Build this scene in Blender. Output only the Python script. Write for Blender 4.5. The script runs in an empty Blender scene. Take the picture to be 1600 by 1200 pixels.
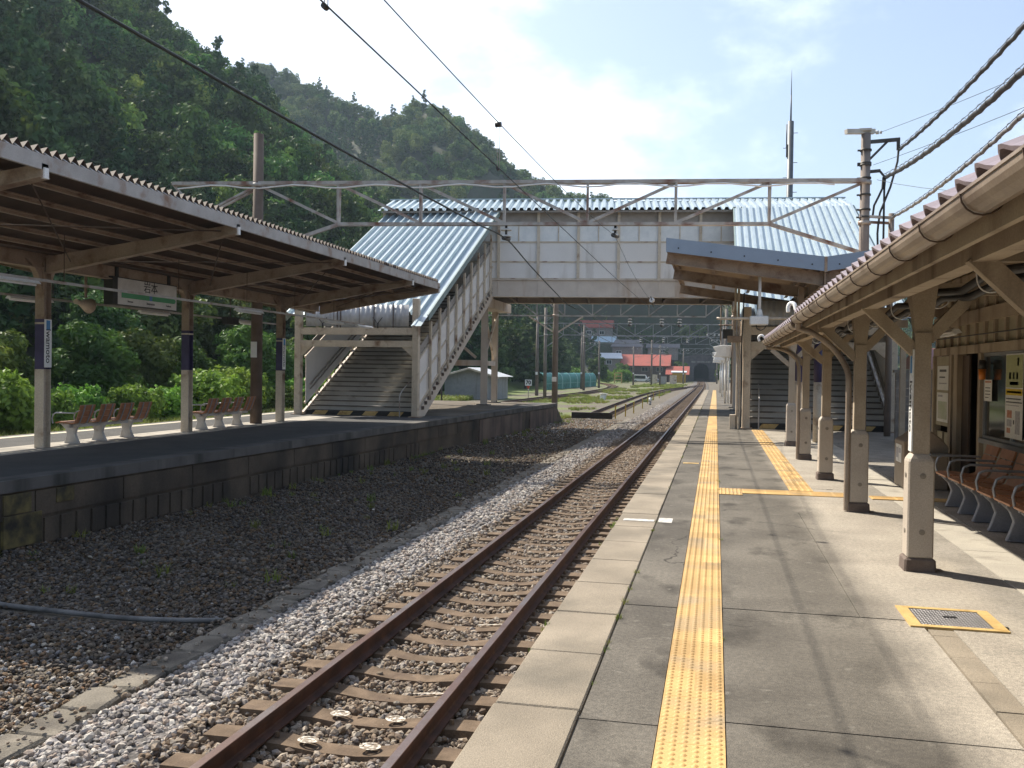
import bpy, math, random
from mathutils import Vector, Matrix, noise
R = math.radians
random.seed(7)
sc = bpy.context.scene
COL = sc.collection
ROOT = {}

# ---------------------------------------------------------------- helpers
class MB:
    def __init__(s, xf=None):
        s.v = []; s.f = []; s.mi = []; s.sm = []; s.cur = 0; s.xf = xf
    def add(s, vs, fs, smooth=False):
        o = len(s.v)
        for p in vs:
            p = Vector(p)
            s.v.append(s.xf @ p if s.xf is not None else p)
        for f in fs:
            s.f.append([i + o for i in f]); s.mi.append(s.cur); s.sm.append(smooth)
        return s
    def box(s, a, b):
        x0, y0, z0 = a; x1, y1, z1 = b
        return s.add([(x0,y0,z0),(x1,y0,z0),(x1,y1,z0),(x0,y1,z0),(x0,y0,z1),(x1,y0,z1),(x1,y1,z1),(x0,y1,z1)],
              [(0,3,2,1),(4,5,6,7),(0,1,5,4),(1,2,6,5),(2,3,7,6),(3,0,4,7)])
    def cbox(s, c, d):
        return s.box((c[0]-d[0]/2,c[1]-d[1]/2,c[2]-d[2]/2),(c[0]+d[0]/2,c[1]+d[1]/2,c[2]+d[2]/2))
    def frame(s, p, q, up):
        t = (q-p).normalized(); up = Vector(up)
        if abs(t.dot(up)) > .98: up = Vector((0,1,0)) if abs(t.y) < .9 else Vector((1,0,0))
        sd = t.cross(up).normalized(); u = sd.cross(t).normalized()
        return t, sd, u
    def prism(s, prof, p, q, up=(0,0,1), cap=True, smooth=False):
        p = Vector(p); q = Vector(q); t, sd, u = s.frame(p, q, up); n = len(prof)
        vs = [p + sd*a + u*b for a, b in prof] + [q + sd*a + u*b for a, b in prof]
        fs = [(i, (i+1) % n, n+(i+1) % n, n+i) for i in range(n)]
        if cap: fs += [tuple(range(n-1,-1,-1)), tuple(range(n, 2*n))]
        return s.add(vs, fs, smooth)
    def beam(s, p, q, w, h, up=(0,0,1)):
        return s.prism([(-w/2,-h/2),(w/2,-h/2),(w/2,h/2),(-w/2,h/2)], p, q, up)
    def hbeam(s, p, q, w, h, t=.015, up=(0,0,1)):
        a = w/2; b = h/2; e = t/2
        return s.prism([(-a,-b),(a,-b),(a,-b+t),(e,-b+t),(e,b-t),(a,b-t),(a,b),(-a,b),(-a,b-t),(-e,b-t),(-e,-b+t),(-a,-b+t)], p, q, up)
    def cyl(s, p, q, r, r2=None, n=12, smooth=True):
        p = Vector(p); q = Vector(q); t, sd, u = s.frame(p, q, (0,0,1)); r2 = r if r2 is None else r2
        vs = []
        for c, rr in ((p, r), (q, r2)):
            for i in range(n):
                a = 2*math.pi*i/n; vs.append(c + sd*math.cos(a)*rr + u*math.sin(a)*rr)
        o = len(s.v)
        s.add(vs, [(i,(i+1) % n,n+(i+1) % n,n+i) for i in range(n)], smooth)
        s.add([], [], False)
        for f in (tuple(range(n-1,-1,-1)), tuple(range(n,2*n))):
            s.f.append([i+o for i in f]); s.mi.append(s.cur); s.sm.append(False)
        return s
    def tube(s, pts, r, n=8):
        pts = [Vector(p) for p in pts]; m = len(pts); vs = []; prev = None
        for k, c in enumerate(pts):
            t = (pts[min(k+1,m-1)] - pts[max(k-1,0)]).normalized()
            if prev is None: _, sd, u = s.frame(Vector((0,0,0)), t, (0,0,1))
            else:
                u = prev - t*prev.dot(t)
                u = u.normalized() if u.length > 1e-4 else s.frame(Vector((0,0,0)), t, (0,0,1))[2]
                sd = t.cross(u)
            prev = u; rr = r[k] if isinstance(r, (list,tuple)) else r
            for i in range(n):
                a = 2*math.pi*i/n; vs.append(c + sd*math.cos(a)*rr + u*math.sin(a)*rr)
        fs = [(k*n+i, k*n+(i+1) % n, (k+1)*n+(i+1) % n, (k+1)*n+i) for k in range(m-1) for i in range(n)]
        s.add(vs, fs, True)
        return s.add([vs[i] for i in range(n)] + [vs[(m-1)*n+i] for i in range(n)], [tuple(range(n-1,-1,-1)), tuple(range(n,2*n))]) if s.xf is None else s
    def lathe(s, c, prof, n=16):
        vs = []; m = len(prof)
        for r, z in prof:
            for i in range(n):
                a = 2*math.pi*i/n; vs.append((c[0]+r*math.cos(a), c[1]+r*math.sin(a), c[2]+z))
        return s.add(vs, [(k*n+i,k*n+(i+1) % n,(k+1)*n+(i+1) % n,(k+1)*n+i) for k in range(m-1) for i in range(n)], True)
    def corr(s, o, U, V, nrm, lu, lv, pitch, amp, shape='tri', th=.006):
        """corrugated sheet: waves across U, ribs run along V"""
        o = Vector(o); U = Vector(U).normalized(); V = Vector(V).normalized(); N = Vector(nrm).normalized()
        if shape == 'tri': pat = [(0,0),(.5,1)]
        elif shape == 'trap': pat = [(0,0),(.35,0),(.5,1),(.85,1)]
        elif shape == 'saw': pat = [(0,0),(.25,.12),(.55,.5),(.78,.92),(.9,1),(.985,.62)]
        elif shape == 'box': pat = [(0,0),(.12,0),(.2,1),(.32,1),(.4,0)]
        else: pat = [(i/8, .5-.5*math.cos(2*math.pi*i/8)) for i in range(8)]
        k = int(lu/pitch); us = []
        for i in range(k):
            for a, b in pat: us.append(((i+a)*pitch, b*amp))
        us.append((k*pitch, pat[0][1]*amp)); us.append((lu, pat[0][1]*amp) if lu-k*pitch > .01 else (k*pitch+.001, 0))
        n = len(us); vs = []
        for d in (0, -th):
            for w in (0, lv):
                for a, b in us: vs.append(o + U*a + V*w + N*(b+d))
        fs = []
        for i in range(n-1):
            fs += [(i,i+1,n+i+1,n+i), (2*n+i+1,2*n+i,3*n+i,3*n+i+1), (i+1,i,2*n+i,2*n+i+1), (n+i,n+i+1,3*n+i+1,3*n+i)]
        return s.add(vs, fs, shape == 'sin')
    def build(s, name, mats, parent=None, origin=None, bevel=0):
        me = bpy.data.meshes.new(name)
        off = Vector((0,0,0))
        if parent is not None: off = ROOT[parent.name]
        elif origin is not None: off = Vector(origin)
        me.from_pydata([tuple(p - off) for p in s.v], [], s.f)
        if not isinstance(mats, (list,tuple)): mats = [mats]
        for m in mats: me.materials.append(m)
        me.polygons.foreach_set('material_index', s.mi); me.polygons.foreach_set('use_smooth', s.sm)
        me.update(); 
        o = bpy.data.objects.new(name, me); COL.objects.link(o)
        if parent is not None: o.parent = parent; ROOT[o.name] = off
        else: o.location = off; ROOT[o.name] = off
        if bevel:
            b = o.modifiers.new('bevel', 'BEVEL'); b.width = bevel; b.segments = 1; b.limit_method = 'ANGLE'
        return o

def tag(o, label=None, cat=None, group=None, kind=None):
    if label: o['label'] = label
    if cat: o['category'] = cat
    if group: o['group'] = group
    if kind: o['kind'] = kind
    return o
def empty(name, loc, label, cat, group=None):
    o = bpy.data.objects.new(name, None); COL.objects.link(o); o.location = loc; o.empty_display_size = .2
    ROOT[o.name] = Vector(loc); return tag(o, label, cat, group)
def copy_tree(o, parent=None):
    c = o.copy(); COL.objects.link(c); ROOT[c.name] = ROOT[o.name]
    if parent is not None: c.parent = parent
    for ch in [k for k in KIDS.get(o.name, []) ]: copy_tree(ch, c)
    return c
KIDS = {}
def index_kids(o):
    KIDS[o.name] = [k for k in bpy.data.objects if k.parent == o]
    for k in KIDS[o.name]: index_kids(k)
def dup(o, loc, rz=None, label=None, group=None):
    index_kids(o)
    c = copy_tree(o); c.location = loc
    if rz is not None: c.rotation_euler = (0,0,rz)
    if label: c['label'] = label
    if group: c['group'] = group
    return c
def structure(mb, name, mats, **k): return tag(mb.build(name, mats, **k), kind='structure')

def text(mb, s, size, origin, ux, uy, ext=.003, align='CENTER', bold=0.0):
    """letters as real raised geometry: ux = reading direction, uy = letter up"""
    cu = bpy.data.curves.new('t', 'FONT'); cu.body = s; cu.size = size; cu.align_x = align; cu.align_y = 'CENTER'
    cu.extrude = ext; cu.offset = bold; cu.resolution_u = 3
    ob = bpy.data.objects.new('t', cu); COL.objects.link(ob)
    dg = bpy.context.evaluated_depsgraph_get(); me = bpy.data.meshes.new_from_object(ob.evaluated_get(dg))
    ux = Vector(ux).normalized(); uy = Vector(uy).normalized(); n = ux.cross(uy); o = Vector(origin)
    mb.add([o + ux*v.co.x + uy*v.co.y + n*v.co.z for v in me.vertices], [tuple(p.vertices) for p in me.polygons])
    bpy.data.objects.remove(ob); bpy.data.curves.remove(cu); bpy.data.meshes.remove(me)
    return mb

# ---------------------------------------------------------------- materials
def mat(name, c1, c2=None, scale=4., rough=.75, metal=0., bump=0., bscale=60., stain=None, sscale=1.5, samt=.5, vert=False, spec=.4, fine=.12, rand=0., lo=.35, hi=.65, trans=0.):
    m = bpy.data.materials.new(name); m.use_nodes = True; nt = m.node_tree; N = nt.nodes; L = nt.links
    bs = N['Principled BSDF']; bs.inputs['Roughness'].default_value = rough; bs.inputs['Metallic'].default_value = metal
    bs.inputs['Specular IOR Level'].default_value = spec
    tc = N.new('ShaderNodeTexCoord'); c2 = c2 or tuple(x*.75 for x in c1)
    def nz(sc_, det=4, v=False, w=0):
        n = N.new('ShaderNodeTexNoise'); n.inputs['Scale'].default_value = sc_; n.inputs['Detail'].default_value = det
        mp = N.new('ShaderNodeMapping'); mp.inputs['Location'].default_value = (w*7.3, w*3.1, w)
        if v: mp.inputs['Scale'].default_value = (1,1,.12)
        L.new(tc.outputs['Object'], mp.inputs['Vector']); L.new(mp.outputs['Vector'], n.inputs['Vector']); return n
    def mr(src, a, b, c=0, d=1):
        r = N.new('ShaderNodeMapRange'); L.new(src, r.inputs['Value'])
        for k, x in zip(('From Min','From Max','To Min','To Max'), (a,b,c,d)): r.inputs[k].default_value = x
        return r.outputs['Result']
    def mix(f, a, b, mode='MIX'):
        x = N.new('ShaderNodeMix'); x.data_type = 'RGBA'; x.blend_type = mode
        for sk, val in ((0,f),(6,a),(7,b)):
            if hasattr(val, 'links') or isinstance(val, bpy.types.NodeSocket): L.new(val, x.inputs[sk])
            elif sk == 0: x.inputs[0].default_value = val
            else: x.inputs[sk].default_value = (*val[:3],1)
        return x.outputs[2]
    col = mix(mr(nz(scale).outputs['Fac'], lo, hi), c1, c2)
    if stain: col = mix(mr(nz(sscale, 6, vert, 3).outputs['Fac'], .62-.25*samt, .72), col, stain)
    if fine:
        g = nz(bscale*1.5, 2, False, 5); col = mix(1., col, mix(mr(g.outputs['Fac'],.3,.7), (1-fine,)*3, (1+fine,)*3), 'MULTIPLY')
    if rand:
        oi = N.new('ShaderNodeObjectInfo'); col = mix(1., col, mix(oi.outputs['Random'], (1-rand,)*3, (1+rand,)*3), 'MULTIPLY')
    L.new(col, bs.inputs['Base Color'])
    if bump:
        b = N.new('ShaderNodeBump'); b.inputs['Strength'].default_value = bump; b.inputs['Distance'].default_value = .02
        L.new(nz(bscale, 5, False, 9).outputs['Fac'], b.inputs['Height']); L.new(b.outputs['Normal'], bs.inputs['Normal'])
    if trans:
        bs.inputs['Transmission Weight'].default_value = trans
    return m

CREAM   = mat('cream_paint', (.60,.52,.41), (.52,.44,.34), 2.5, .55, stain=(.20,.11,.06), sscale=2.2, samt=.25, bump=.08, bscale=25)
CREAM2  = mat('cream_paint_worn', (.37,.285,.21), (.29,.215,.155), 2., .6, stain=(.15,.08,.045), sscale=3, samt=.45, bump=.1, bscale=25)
SOFFIT  = mat('rusty_brown_steel', (.10,.065,.045), (.065,.042,.03), 1.5, .7, stain=(.08,.045,.03), sscale=1.2, samt=.4)
FASCIA  = mat('weathered_grey_steel', (.42,.40,.38), (.33,.31,.29), 3, .5, stain=(.22,.13,.08), sscale=2.5, samt=.35, vert=False)
ZINC    = mat('galvanised_roof_sheet', (.42,.50,.54), (.37,.45,.49), 2., .36, metal=.25, stain=(.33,.40,.43), sscale=1.5, samt=.15, spec=.6)
GALVD   = mat('dark_galvanised_truss', (.30,.31,.31), (.22,.23,.235), 3., .6, metal=.1, stain=(.10,.07,.05), sscale=2.6, samt=.4)
GALV    = mat('galvanised_truss', (.44,.42,.39), (.34,.32,.29), 3., .5, metal=.2, stain=(.17,.075,.045), sscale=2.6, samt=.62)
STEELD  = mat('dark_steel', (.07,.07,.07), (.05,.045,.04), 3, .5, metal=.4)
PANEL   = mat('bridge_panel', (.76,.735,.70), (.69,.665,.63), .8, .6, stain=(.50,.46,.41), sscale=1.3, samt=.15, vert=True, lo=.3, hi=.7)
BROWNST = mat('brown_roof_trim', (.33,.30,.27), (.27,.245,.22), 3, .6)
FROST   = mat('frosted_pane', (.74,.75,.74), (.64,.66,.66), 3, .25, spec=.6)
GIRDER  = mat('girder_paint', (.60,.53,.45), (.53,.46,.39), 2., .6, stain=(.40,.28,.19), sscale=1.6, samt=.2, vert=True)
TRANSL  = mat('translucent_corrugated', (.50,.52,.55), (.38,.40,.43), 3, .5)
WHITE   = mat('white_enamel', (.78,.78,.76), (.70,.70,.68), 4, .4)
PURPLE  = mat('purple_paint', (.060,.048,.115), (.045,.035,.085), 4, .5)
YELP    = mat('yellow_paint', (.58,.40,.16), (.46,.31,.12), 6, .6, stain=(.3,.18,.05), sscale=6, samt=.3)
BLACK   = mat('black_paint', (.018,.018,.018), (.03,.028,.025), 6, .6)
RUBBER  = mat('cable_sheath', (.022,.022,.024), (.035,.035,.035), 8, .55)
WIRE    = mat('copper_wire_oxidised', (.035,.045,.04), (.02,.025,.022), 8, .6)
PORC    = mat('porcelain', (.55,.55,.52), (.45,.45,.43), 4, .2, spec=.7)
CONCD   = mat('dark_concrete_pole', (.20,.175,.155), (.15,.13,.115), 2.5, .85, stain=(.1,.085,.07), sscale=2, samt=.4, vert=True)
CONCP   = mat('concrete_pole', (.25,.21,.185), (.19,.16,.14), 2.5, .85, stain=(.17,.14,.12), sscale=2, samt=.4, vert=True, bump=.1)
POLEB   = mat('brown_pole', (.15,.11,.085), (.11,.08,.06), 3, .8, stain=(.07,.05,.04), sscale=2, samt=.4, vert=True)
CONC    = mat('old_concrete', (.27,.25,.225), (.19,.175,.155), 1.6, .9, stain=(.08,.07,.06), sscale=1.1, samt=.45, vert=True, bump=.25, bscale=40)
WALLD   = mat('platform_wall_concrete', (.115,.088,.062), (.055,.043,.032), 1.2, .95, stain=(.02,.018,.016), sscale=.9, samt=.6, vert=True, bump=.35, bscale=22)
WALLM   = mat('moss_stained_concrete', (.17,.135,.05), (.06,.05,.03), 5, .95, stain=(.03,.027,.02), sscale=4, samt=.6, bump=.3)
ASPH_L  = mat('platform_asphalt', (.075,.074,.073), (.055,.055,.056), 1.5, .95, stain=(.06,.06,.06), sscale=.8, samt=.3, bump=.3, bscale=160, fine=.25)
SLAB    = mat('edge_slab_concrete', (.29,.245,.185), (.19,.16,.12), 1.3, .9, stain=(.15,.13,.10), sscale=1.4, samt=.4, bump=.3, bscale=120, fine=.28)
RUSTRAIL= mat('rail_rust', (.085,.035,.02), (.045,.02,.012), 5, .75, stain=(.11,.05,.025), sscale=6, samt=.3)
RAILTOP = mat('rail_head_worn', (.20,.17,.16), (.17,.10,.075), 1.2, .35, metal=.7, stain=(.12,.06,.035), sscale=2, samt=.4)
SLEEP   = mat('sleeper_concrete', (.165,.115,.075), (.10,.068,.042), 6, .95, stain=(.09,.06,.04), sscale=5, samt=.45, bump=.3, bscale=60)
STONEG  = mat('ballast_stone', (.34,.325,.32), (.24,.23,.235), 20, .9, rand=.42)
STONEM  = mat('ballast_stone_dusty', (.26,.20,.155), (.19,.15,.12), 20, .9, rand=.4)
STONEB  = mat('gravel_stone_rusty', (.31,.25,.19), (.24,.13,.07), 8, .9, rand=.5)
BALBED  = mat('ballast_fill', (.15,.135,.125), (.06,.055,.05), 22, .95, bump=.8, bscale=25)
DIRT    = mat('gravel_ground', (.12,.098,.07), (.08,.066,.05), .8, .95, stain=(.15,.13,.105), sscale=.5, samt=.5, bump=.8, bscale=18, fine=.35)
WOODS   = mat('seat_wood', (.42,.185,.085), (.33,.135,.06), 9, .45, spec=.5)
WOODP   = mat('timber_beige_paint', (.41,.34,.255), (.34,.275,.20), 3, .7, stain=(.14,.095,.065), sscale=3, samt=.35, vert=True, bump=.06)
WOODD   = mat('dark_timber', (.115,.08,.06), (.085,.06,.045), 3, .75)
PILLAR  = mat('pillar_cladding_paint', (.47,.41,.34), (.40,.345,.285), 2, .6, stain=(.36,.28,.22), sscale=2, samt=.3, vert=True)
PBASE   = mat('pillar_base_stone', (.16,.125,.105), (.12,.09,.075), 6, .9, bump=.3)
PLASTER = mat('cream_plaster', (.42,.38,.28), (.36,.32,.235), 3, .9)
TILE    = mat('glazed_roof_tile', (.27,.215,.225), (.20,.16,.17), 5, .4, spec=.5)
GUTTER  = mat('gutter_pvc', (.34,.275,.215), (.25,.195,.15), 2.5, .35, spec=.5, stain=(.14,.10,.075), sscale=2, samt=.35)
BLUEF   = mat('blue_grey_fascia', (.27,.34,.43), (.235,.30,.385), 1.5, .5, stain=(.25,.27,.29), sscale=2, samt=.2)
GLASSD  = mat('dark_window_glass', (.03,.035,.035), (.02,.022,.022), 2, .08, spec=.8)
CHROME  = mat('grey_cast_metal', (.36,.37,.39), (.30,.31,.33), 5, .4, metal=.5)
GREYP   = mat('grey_cabinet', (.34,.34,.33), (.30,.30,.29), 3, .6)
ORANGE  = mat('orange_board', (.50,.13,.03), (.38,.10,.025), 3, .5)

def stone_mat(name, cols):
    m = bpy.data.materials.new(name); m.use_nodes = True; N = m.node_tree.nodes; L = m.node_tree.links; bs = N['Principled BSDF']; bs.inputs['Roughness'].default_value = .88; bs.inputs['Specular IOR Level'].default_value = .3
    oi = N.new('ShaderNodeObjectInfo'); cr = N.new('ShaderNodeValToRGB'); L.new(oi.outputs['Random'], cr.inputs[0]); e = cr.color_ramp; e.interpolation = 'CONSTANT'
    for i, c in enumerate(cols):
        x = e.elements[0] if i == 0 else (e.elements[1] if i == 1 else e.elements.new(i/len(cols)))
        x.position = i/len(cols); x.color = (*c,1)
    tc = N.new('ShaderNodeTexCoord'); nz = N.new('ShaderNodeTexNoise'); nz.inputs['Scale'].default_value = 3; nz.inputs['Detail'].default_value = 4; L.new(tc.outputs['Object'], nz.inputs['Vector'])
    mr = N.new('ShaderNodeMapRange'); L.new(nz.outputs['Fac'], mr.inputs['Value']); mr.inputs['From Min'].default_value = .3; mr.inputs['From Max'].default_value = .7; mr.inputs['To Min'].default_value = .7; mr.inputs['To Max'].default_value = 1.25
    hs = N.new('ShaderNodeHueSaturation'); L.new(mr.outputs[0], hs.inputs['Value']); L.new(cr.outputs[0], hs.inputs['Color']); L.new(hs.outputs[0], bs.inputs['Base Color']); return m
STONEG = stone_mat('ballast_stone', [(.34,.315,.285),(.25,.225,.205),(.43,.39,.345),(.30,.25,.215),(.18,.16,.145),(.36,.33,.31),(.47,.435,.385),(.31,.25,.205),(.27,.25,.24),(.14,.125,.11)])
STONEM = stone_mat('ballast_stone_dusty', [(.26,.21,.16),(.18,.14,.10),(.34,.285,.225),(.22,.165,.115),(.13,.095,.07),(.29,.25,.20),(.17,.12,.08),(.24,.21,.185)])
STONEB = stone_mat('gravel_stone_mixed', [(.34,.30,.24),(.26,.17,.10),(.40,.36,.30),(.20,.165,.13),(.27,.175,.10),(.30,.29,.28),(.16,.12,.09),(.38,.30,.21),(.27,.245,.22),(.50,.46,.41),(.20,.19,.19),(.23,.13,.07)])

STONED = stone_mat('shade_toned_stone', [(.10,.078,.055),(.07,.052,.038),(.15,.12,.09),(.09,.058,.036),(.05,.04,.032),(.11,.095,.085),(.13,.085,.048),(.17,.145,.12),(.07,.062,.055)])  # rusty browns darkened for the canopy shadow, shade put into the colour
LIDC = mat('trough_lid_concrete', (.20,.175,.14), (.13,.115,.09), 2.5, .95, stain=(.07,.06,.05), sscale=2.5, samt=.5, bump=.4, bscale=50, fine=.25)
# ---------------------------------------------------------------- ground, track beds, platforms
GZ = -1.05
def platform_mat():
    m = bpy.data.materials.new('platform_concrete'); m.use_nodes = True; nt = m.node_tree; N = nt.nodes; L = nt.links
    bs = N['Principled BSDF']; bs.inputs['Roughness'].default_value = .9; bs.inputs['Specular IOR Level'].default_value = .3
    tc = N.new('ShaderNodeTexCoord'); sx = N.new('ShaderNodeSeparateXYZ'); L.new(tc.outputs['Object'], sx.inputs[0])
    def nz(s, d=5, mp=None):
        n = N.new('ShaderNodeTexNoise'); n.inputs['Scale'].default_value = s; n.inputs['Detail'].default_value = d
        mm = N.new('ShaderNodeMapping'); mm.inputs['Scale'].default_value = mp or (1,1,1)
        L.new(tc.outputs['Object'], mm.inputs['Vector']); L.new(mm.outputs['Vector'], n.inputs['Vector']); return n.outputs['Fac']
    def mth(op, a, b):
        x = N.new('ShaderNodeMath'); x.operation = op
        for i, v in enumerate((a, b)):
            if isinstance(v, (int,float)): x.inputs[i].default_value = v
            else: L.new(v, x.inputs[i])
        return x.outputs[0]
    def mr(src, a, b, c=0, d=1):
        r = N.new('ShaderNodeMapRange'); L.new(src, r.inputs['Value'])
        for k, x in zip(('From Min','From Max','To Min','To Max'), (a,b,c,d)): r.inputs[k].default_value = x
        return r.outputs['Result']
    def mix(f, a, b, mode='MIX'):
        x = N.new('ShaderNodeMix'); x.data_type = 'RGBA'; x.blend_type = mode
        if isinstance(f, float): x.inputs[0].default_value = f
        else: L.new(f, x.inputs[0])
        for k, v in ((6,a),(7,b)):
            if isinstance(v, tuple): x.inputs[k].default_value = (*v,1)
            else: L.new(v, x.inputs[k])
        return x.outputs[2]
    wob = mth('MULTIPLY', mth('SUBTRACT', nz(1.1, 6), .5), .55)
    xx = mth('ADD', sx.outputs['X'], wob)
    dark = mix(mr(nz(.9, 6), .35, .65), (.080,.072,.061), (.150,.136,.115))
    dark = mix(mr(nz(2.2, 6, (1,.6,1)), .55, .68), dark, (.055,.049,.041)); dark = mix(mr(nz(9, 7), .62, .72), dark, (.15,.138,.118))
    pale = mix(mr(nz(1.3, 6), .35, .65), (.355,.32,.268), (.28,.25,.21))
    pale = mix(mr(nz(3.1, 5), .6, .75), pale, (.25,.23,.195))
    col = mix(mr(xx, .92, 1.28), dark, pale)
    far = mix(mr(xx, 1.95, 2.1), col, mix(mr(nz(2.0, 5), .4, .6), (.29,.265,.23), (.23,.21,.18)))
    sp = mix(1., far, mix(mr(nz(170, 2), .3, .7), (.62,.62,.62), (1.38,1.37,1.35)), 'MULTIPLY')
    vo = N.new('ShaderNodeTexVoronoi'); vo.feature = 'DISTANCE_TO_EDGE'; vo.inputs['Scale'].default_value = .42
    dn = N.new('ShaderNodeTexNoise'); dn.inputs['Scale'].default_value = 2.5; dn.inputs['Detail'].default_value = 7; L.new(tc.outputs['Object'], dn.inputs['Vector'])
    vm = N.new('ShaderNodeMix'); vm.data_type = 'VECTOR'; vm.inputs[0].default_value = .35; L.new(tc.outputs['Object'], vm.inputs[4]); L.new(dn.outputs['Color'], vm.inputs[5]); L.new(vm.outputs[1], vo.inputs['Vector'])
    crk = mth('MULTIPLY', mr(vo.outputs['Distance'], .0035, .0012), mr(nz(.8, 3), .50, .56))
    sp = mix(crk, sp, (.04,.036,.03))
    sp = mix(1., sp, mix(mr(nz(34, 4), .35, .65), (.85,.85,.85), (1.13,1.12,1.1)), 'MULTIPLY')
    L.new(sp, bs.inputs['Base Color'])
    b = N.new('ShaderNodeBump'); b.inputs['Strength'].default_value = .35; b.inputs['Distance'].default_value = .01
    L.new(nz(130, 4), b.inputs['Height']); L.new(b.outputs['Normal'], bs.inputs['Normal'])
    return m
PLAT = platform_mat()
def tactile_mat():
    m = mat('tactile_yellow', (.56,.355,.135), (.45,.285,.11), 2.4, .7, stain=(.34,.255,.15), sscale=2.2, samt=.5, bump=.1, bscale=90, fine=.16)
    N = m.node_tree.nodes; L = m.node_tree.links; bs = N['Principled BSDF']; src = bs.inputs['Base Color'].links[0].from_socket
    tc = N.new('ShaderNodeTexCoord'); sn = N.new('ShaderNodeVectorMath'); sn.operation = 'SNAP'; sn.inputs[1].default_value = (9,.3,9); L.new(tc.outputs['Object'], sn.inputs[0])
    wn = N.new('ShaderNodeTexWhiteNoise'); L.new(sn.outputs[0], wn.inputs[0]); r = N.new('ShaderNodeMapRange'); L.new(wn.outputs['Value'], r.inputs['Value']); r.inputs['To Min'].default_value = .74; r.inputs['To Max'].default_value = 1.10
    hs = N.new('ShaderNodeHueSaturation'); L.new(r.outputs[0], hs.inputs['Value']); L.new(src, hs.inputs['Color']); L.new(hs.outputs[0], bs.inputs['Base Color']); return m
TACT = tactile_mat()

# ground sheet and hills are one terrain, built in p5 ; here the ballast beds
bed = MB()
prof = [(-5.05,GZ-.25),(-4.45,-1.0),(-4.2,-.975),(-3.75,-.985),(-3.55,-1.04),(-3.0,-1.06),(-2.5,-1.065),(-2.0,-1.06),(-1.45,-1.05),(-1.02,-1.04),(-1.0,-1.4)]
def path_main(y):   # centre of the main track
    return -2.51 - (0 if y < 120 else .00007*(y-120)**2)
ys = [-6] + [i*6 for i in range(0, 52)]
vs = []; n = len(prof)
for y in ys:
    dx = path_main(y) + 2.51
    for i, (x, z) in enumerate(prof): vs.append((x+dx, y, z + (.012*math.sin(y*1.7+i) if 0 < i < n-1 else 0)))
bed.add(vs, [(k*n+i, (k+1)*n+i, (k+1)*n+i+1, k*n+i+1) for k in range(len(ys)-1) for i in range(n-1)][::-1], True)
structure(bed, 'ballast_bed', BALBED)

# right-hand platform: core, edge slabs, paving panels
core = MB()
core.box((-.98,-6,-1.4), (9.0,90,-.03))
core.add([(-.98,90,-1.4),(9,90,-1.4),(9,90,-.03),(-.98,90,-.03),(-.98,96,-1.4),(9,96,-1.4)],[(3,2,5,4),(0,3,4),(2,1,5)])
core.build  # platform core
core.cur = 1
rnd = random.Random(3)
y = -5.5
slabs = MB()
while y < 90:
    l = .9
    dz = rnd.uniform(-.003,.003); dx = rnd.uniform(-.006,.006)
    slabs.box((-1.037+dx,y+.006,-.10), (-.612+dx*.5,y+l-.006,dz)); y += l
# paving panels between joints
jy = [-5.5,-1.2,4.30,6.50,11.45,16.2,19.1,23.5,27.2,34.2,41,48,56,64,72,81,89.9]
for a, b in zip(jy, jy[1:]):
    core.box((-.600,a+.006,-.06), (-.236,b-.006,rnd.uniform(-.003,0)))
jy2 = [-5.5,-1.2,4.42,6.28,6.58,11.35,16.2,19.1,23.5,27.2,34.2,41,48,56,64,72,81,89.9]
for a, b in zip(jy2, jy2[1:]):
    if b < 7: core.box((.074,a+.006,-.06), (1.355,b-.006,rnd.uniform(-.003,0)))
    else:
        core.box((.074,a+.006,-.06), (.98 if b < 12 else 1.9,b-.006,rnd.uniform(-.003,0)))
        if b < 12: core.box((.986,a+.006,-.06), (1.9,b-.006,rnd.uniform(-.003,0)))
core.box((1.53,-5.5,-.06),(1.9,6.42,-.004)); core.box((1.362,6.96,-.059),(1.369,6.97,-.03))
core.box((1.906,-5.5,-.06),(2.30,28,-.006)); core.box((1.906,28.01,-.06),(9,89.9,-.006))
core.box((2.76,-5.5,-.06),(9,28,-.004))
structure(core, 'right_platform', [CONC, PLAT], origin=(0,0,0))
tag(slabs.build('platform_edge_slab_row', SLAB, bevel=.008), kind='structure')
# drain channel lids: narrow near strip and the long one by the benches
dr = MB(); y = -5.
while y < 6.3: dr.box((1.372,y+.004,-.06),(1.522,min(y+.45,6.4)-.004,-.002+rnd.uniform(-.004,.002))); y += .45
structure(dr, 'drain_strip', SLAB)
dr = MB(); y = -5.
while y < 27.4: dr.box((2.308,y+.004,-.06),(2.752,y+.6-.004,-.004+rnd.uniform(-.004,.003))); y += .6
structure(dr, 'drain_lid_strip', mat('drain_lid_concrete', (.42,.385,.32), (.35,.32,.27), 2.5, .9, stain=(.2,.18,.15), sscale=2, samt=.35, bump=.2))

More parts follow.
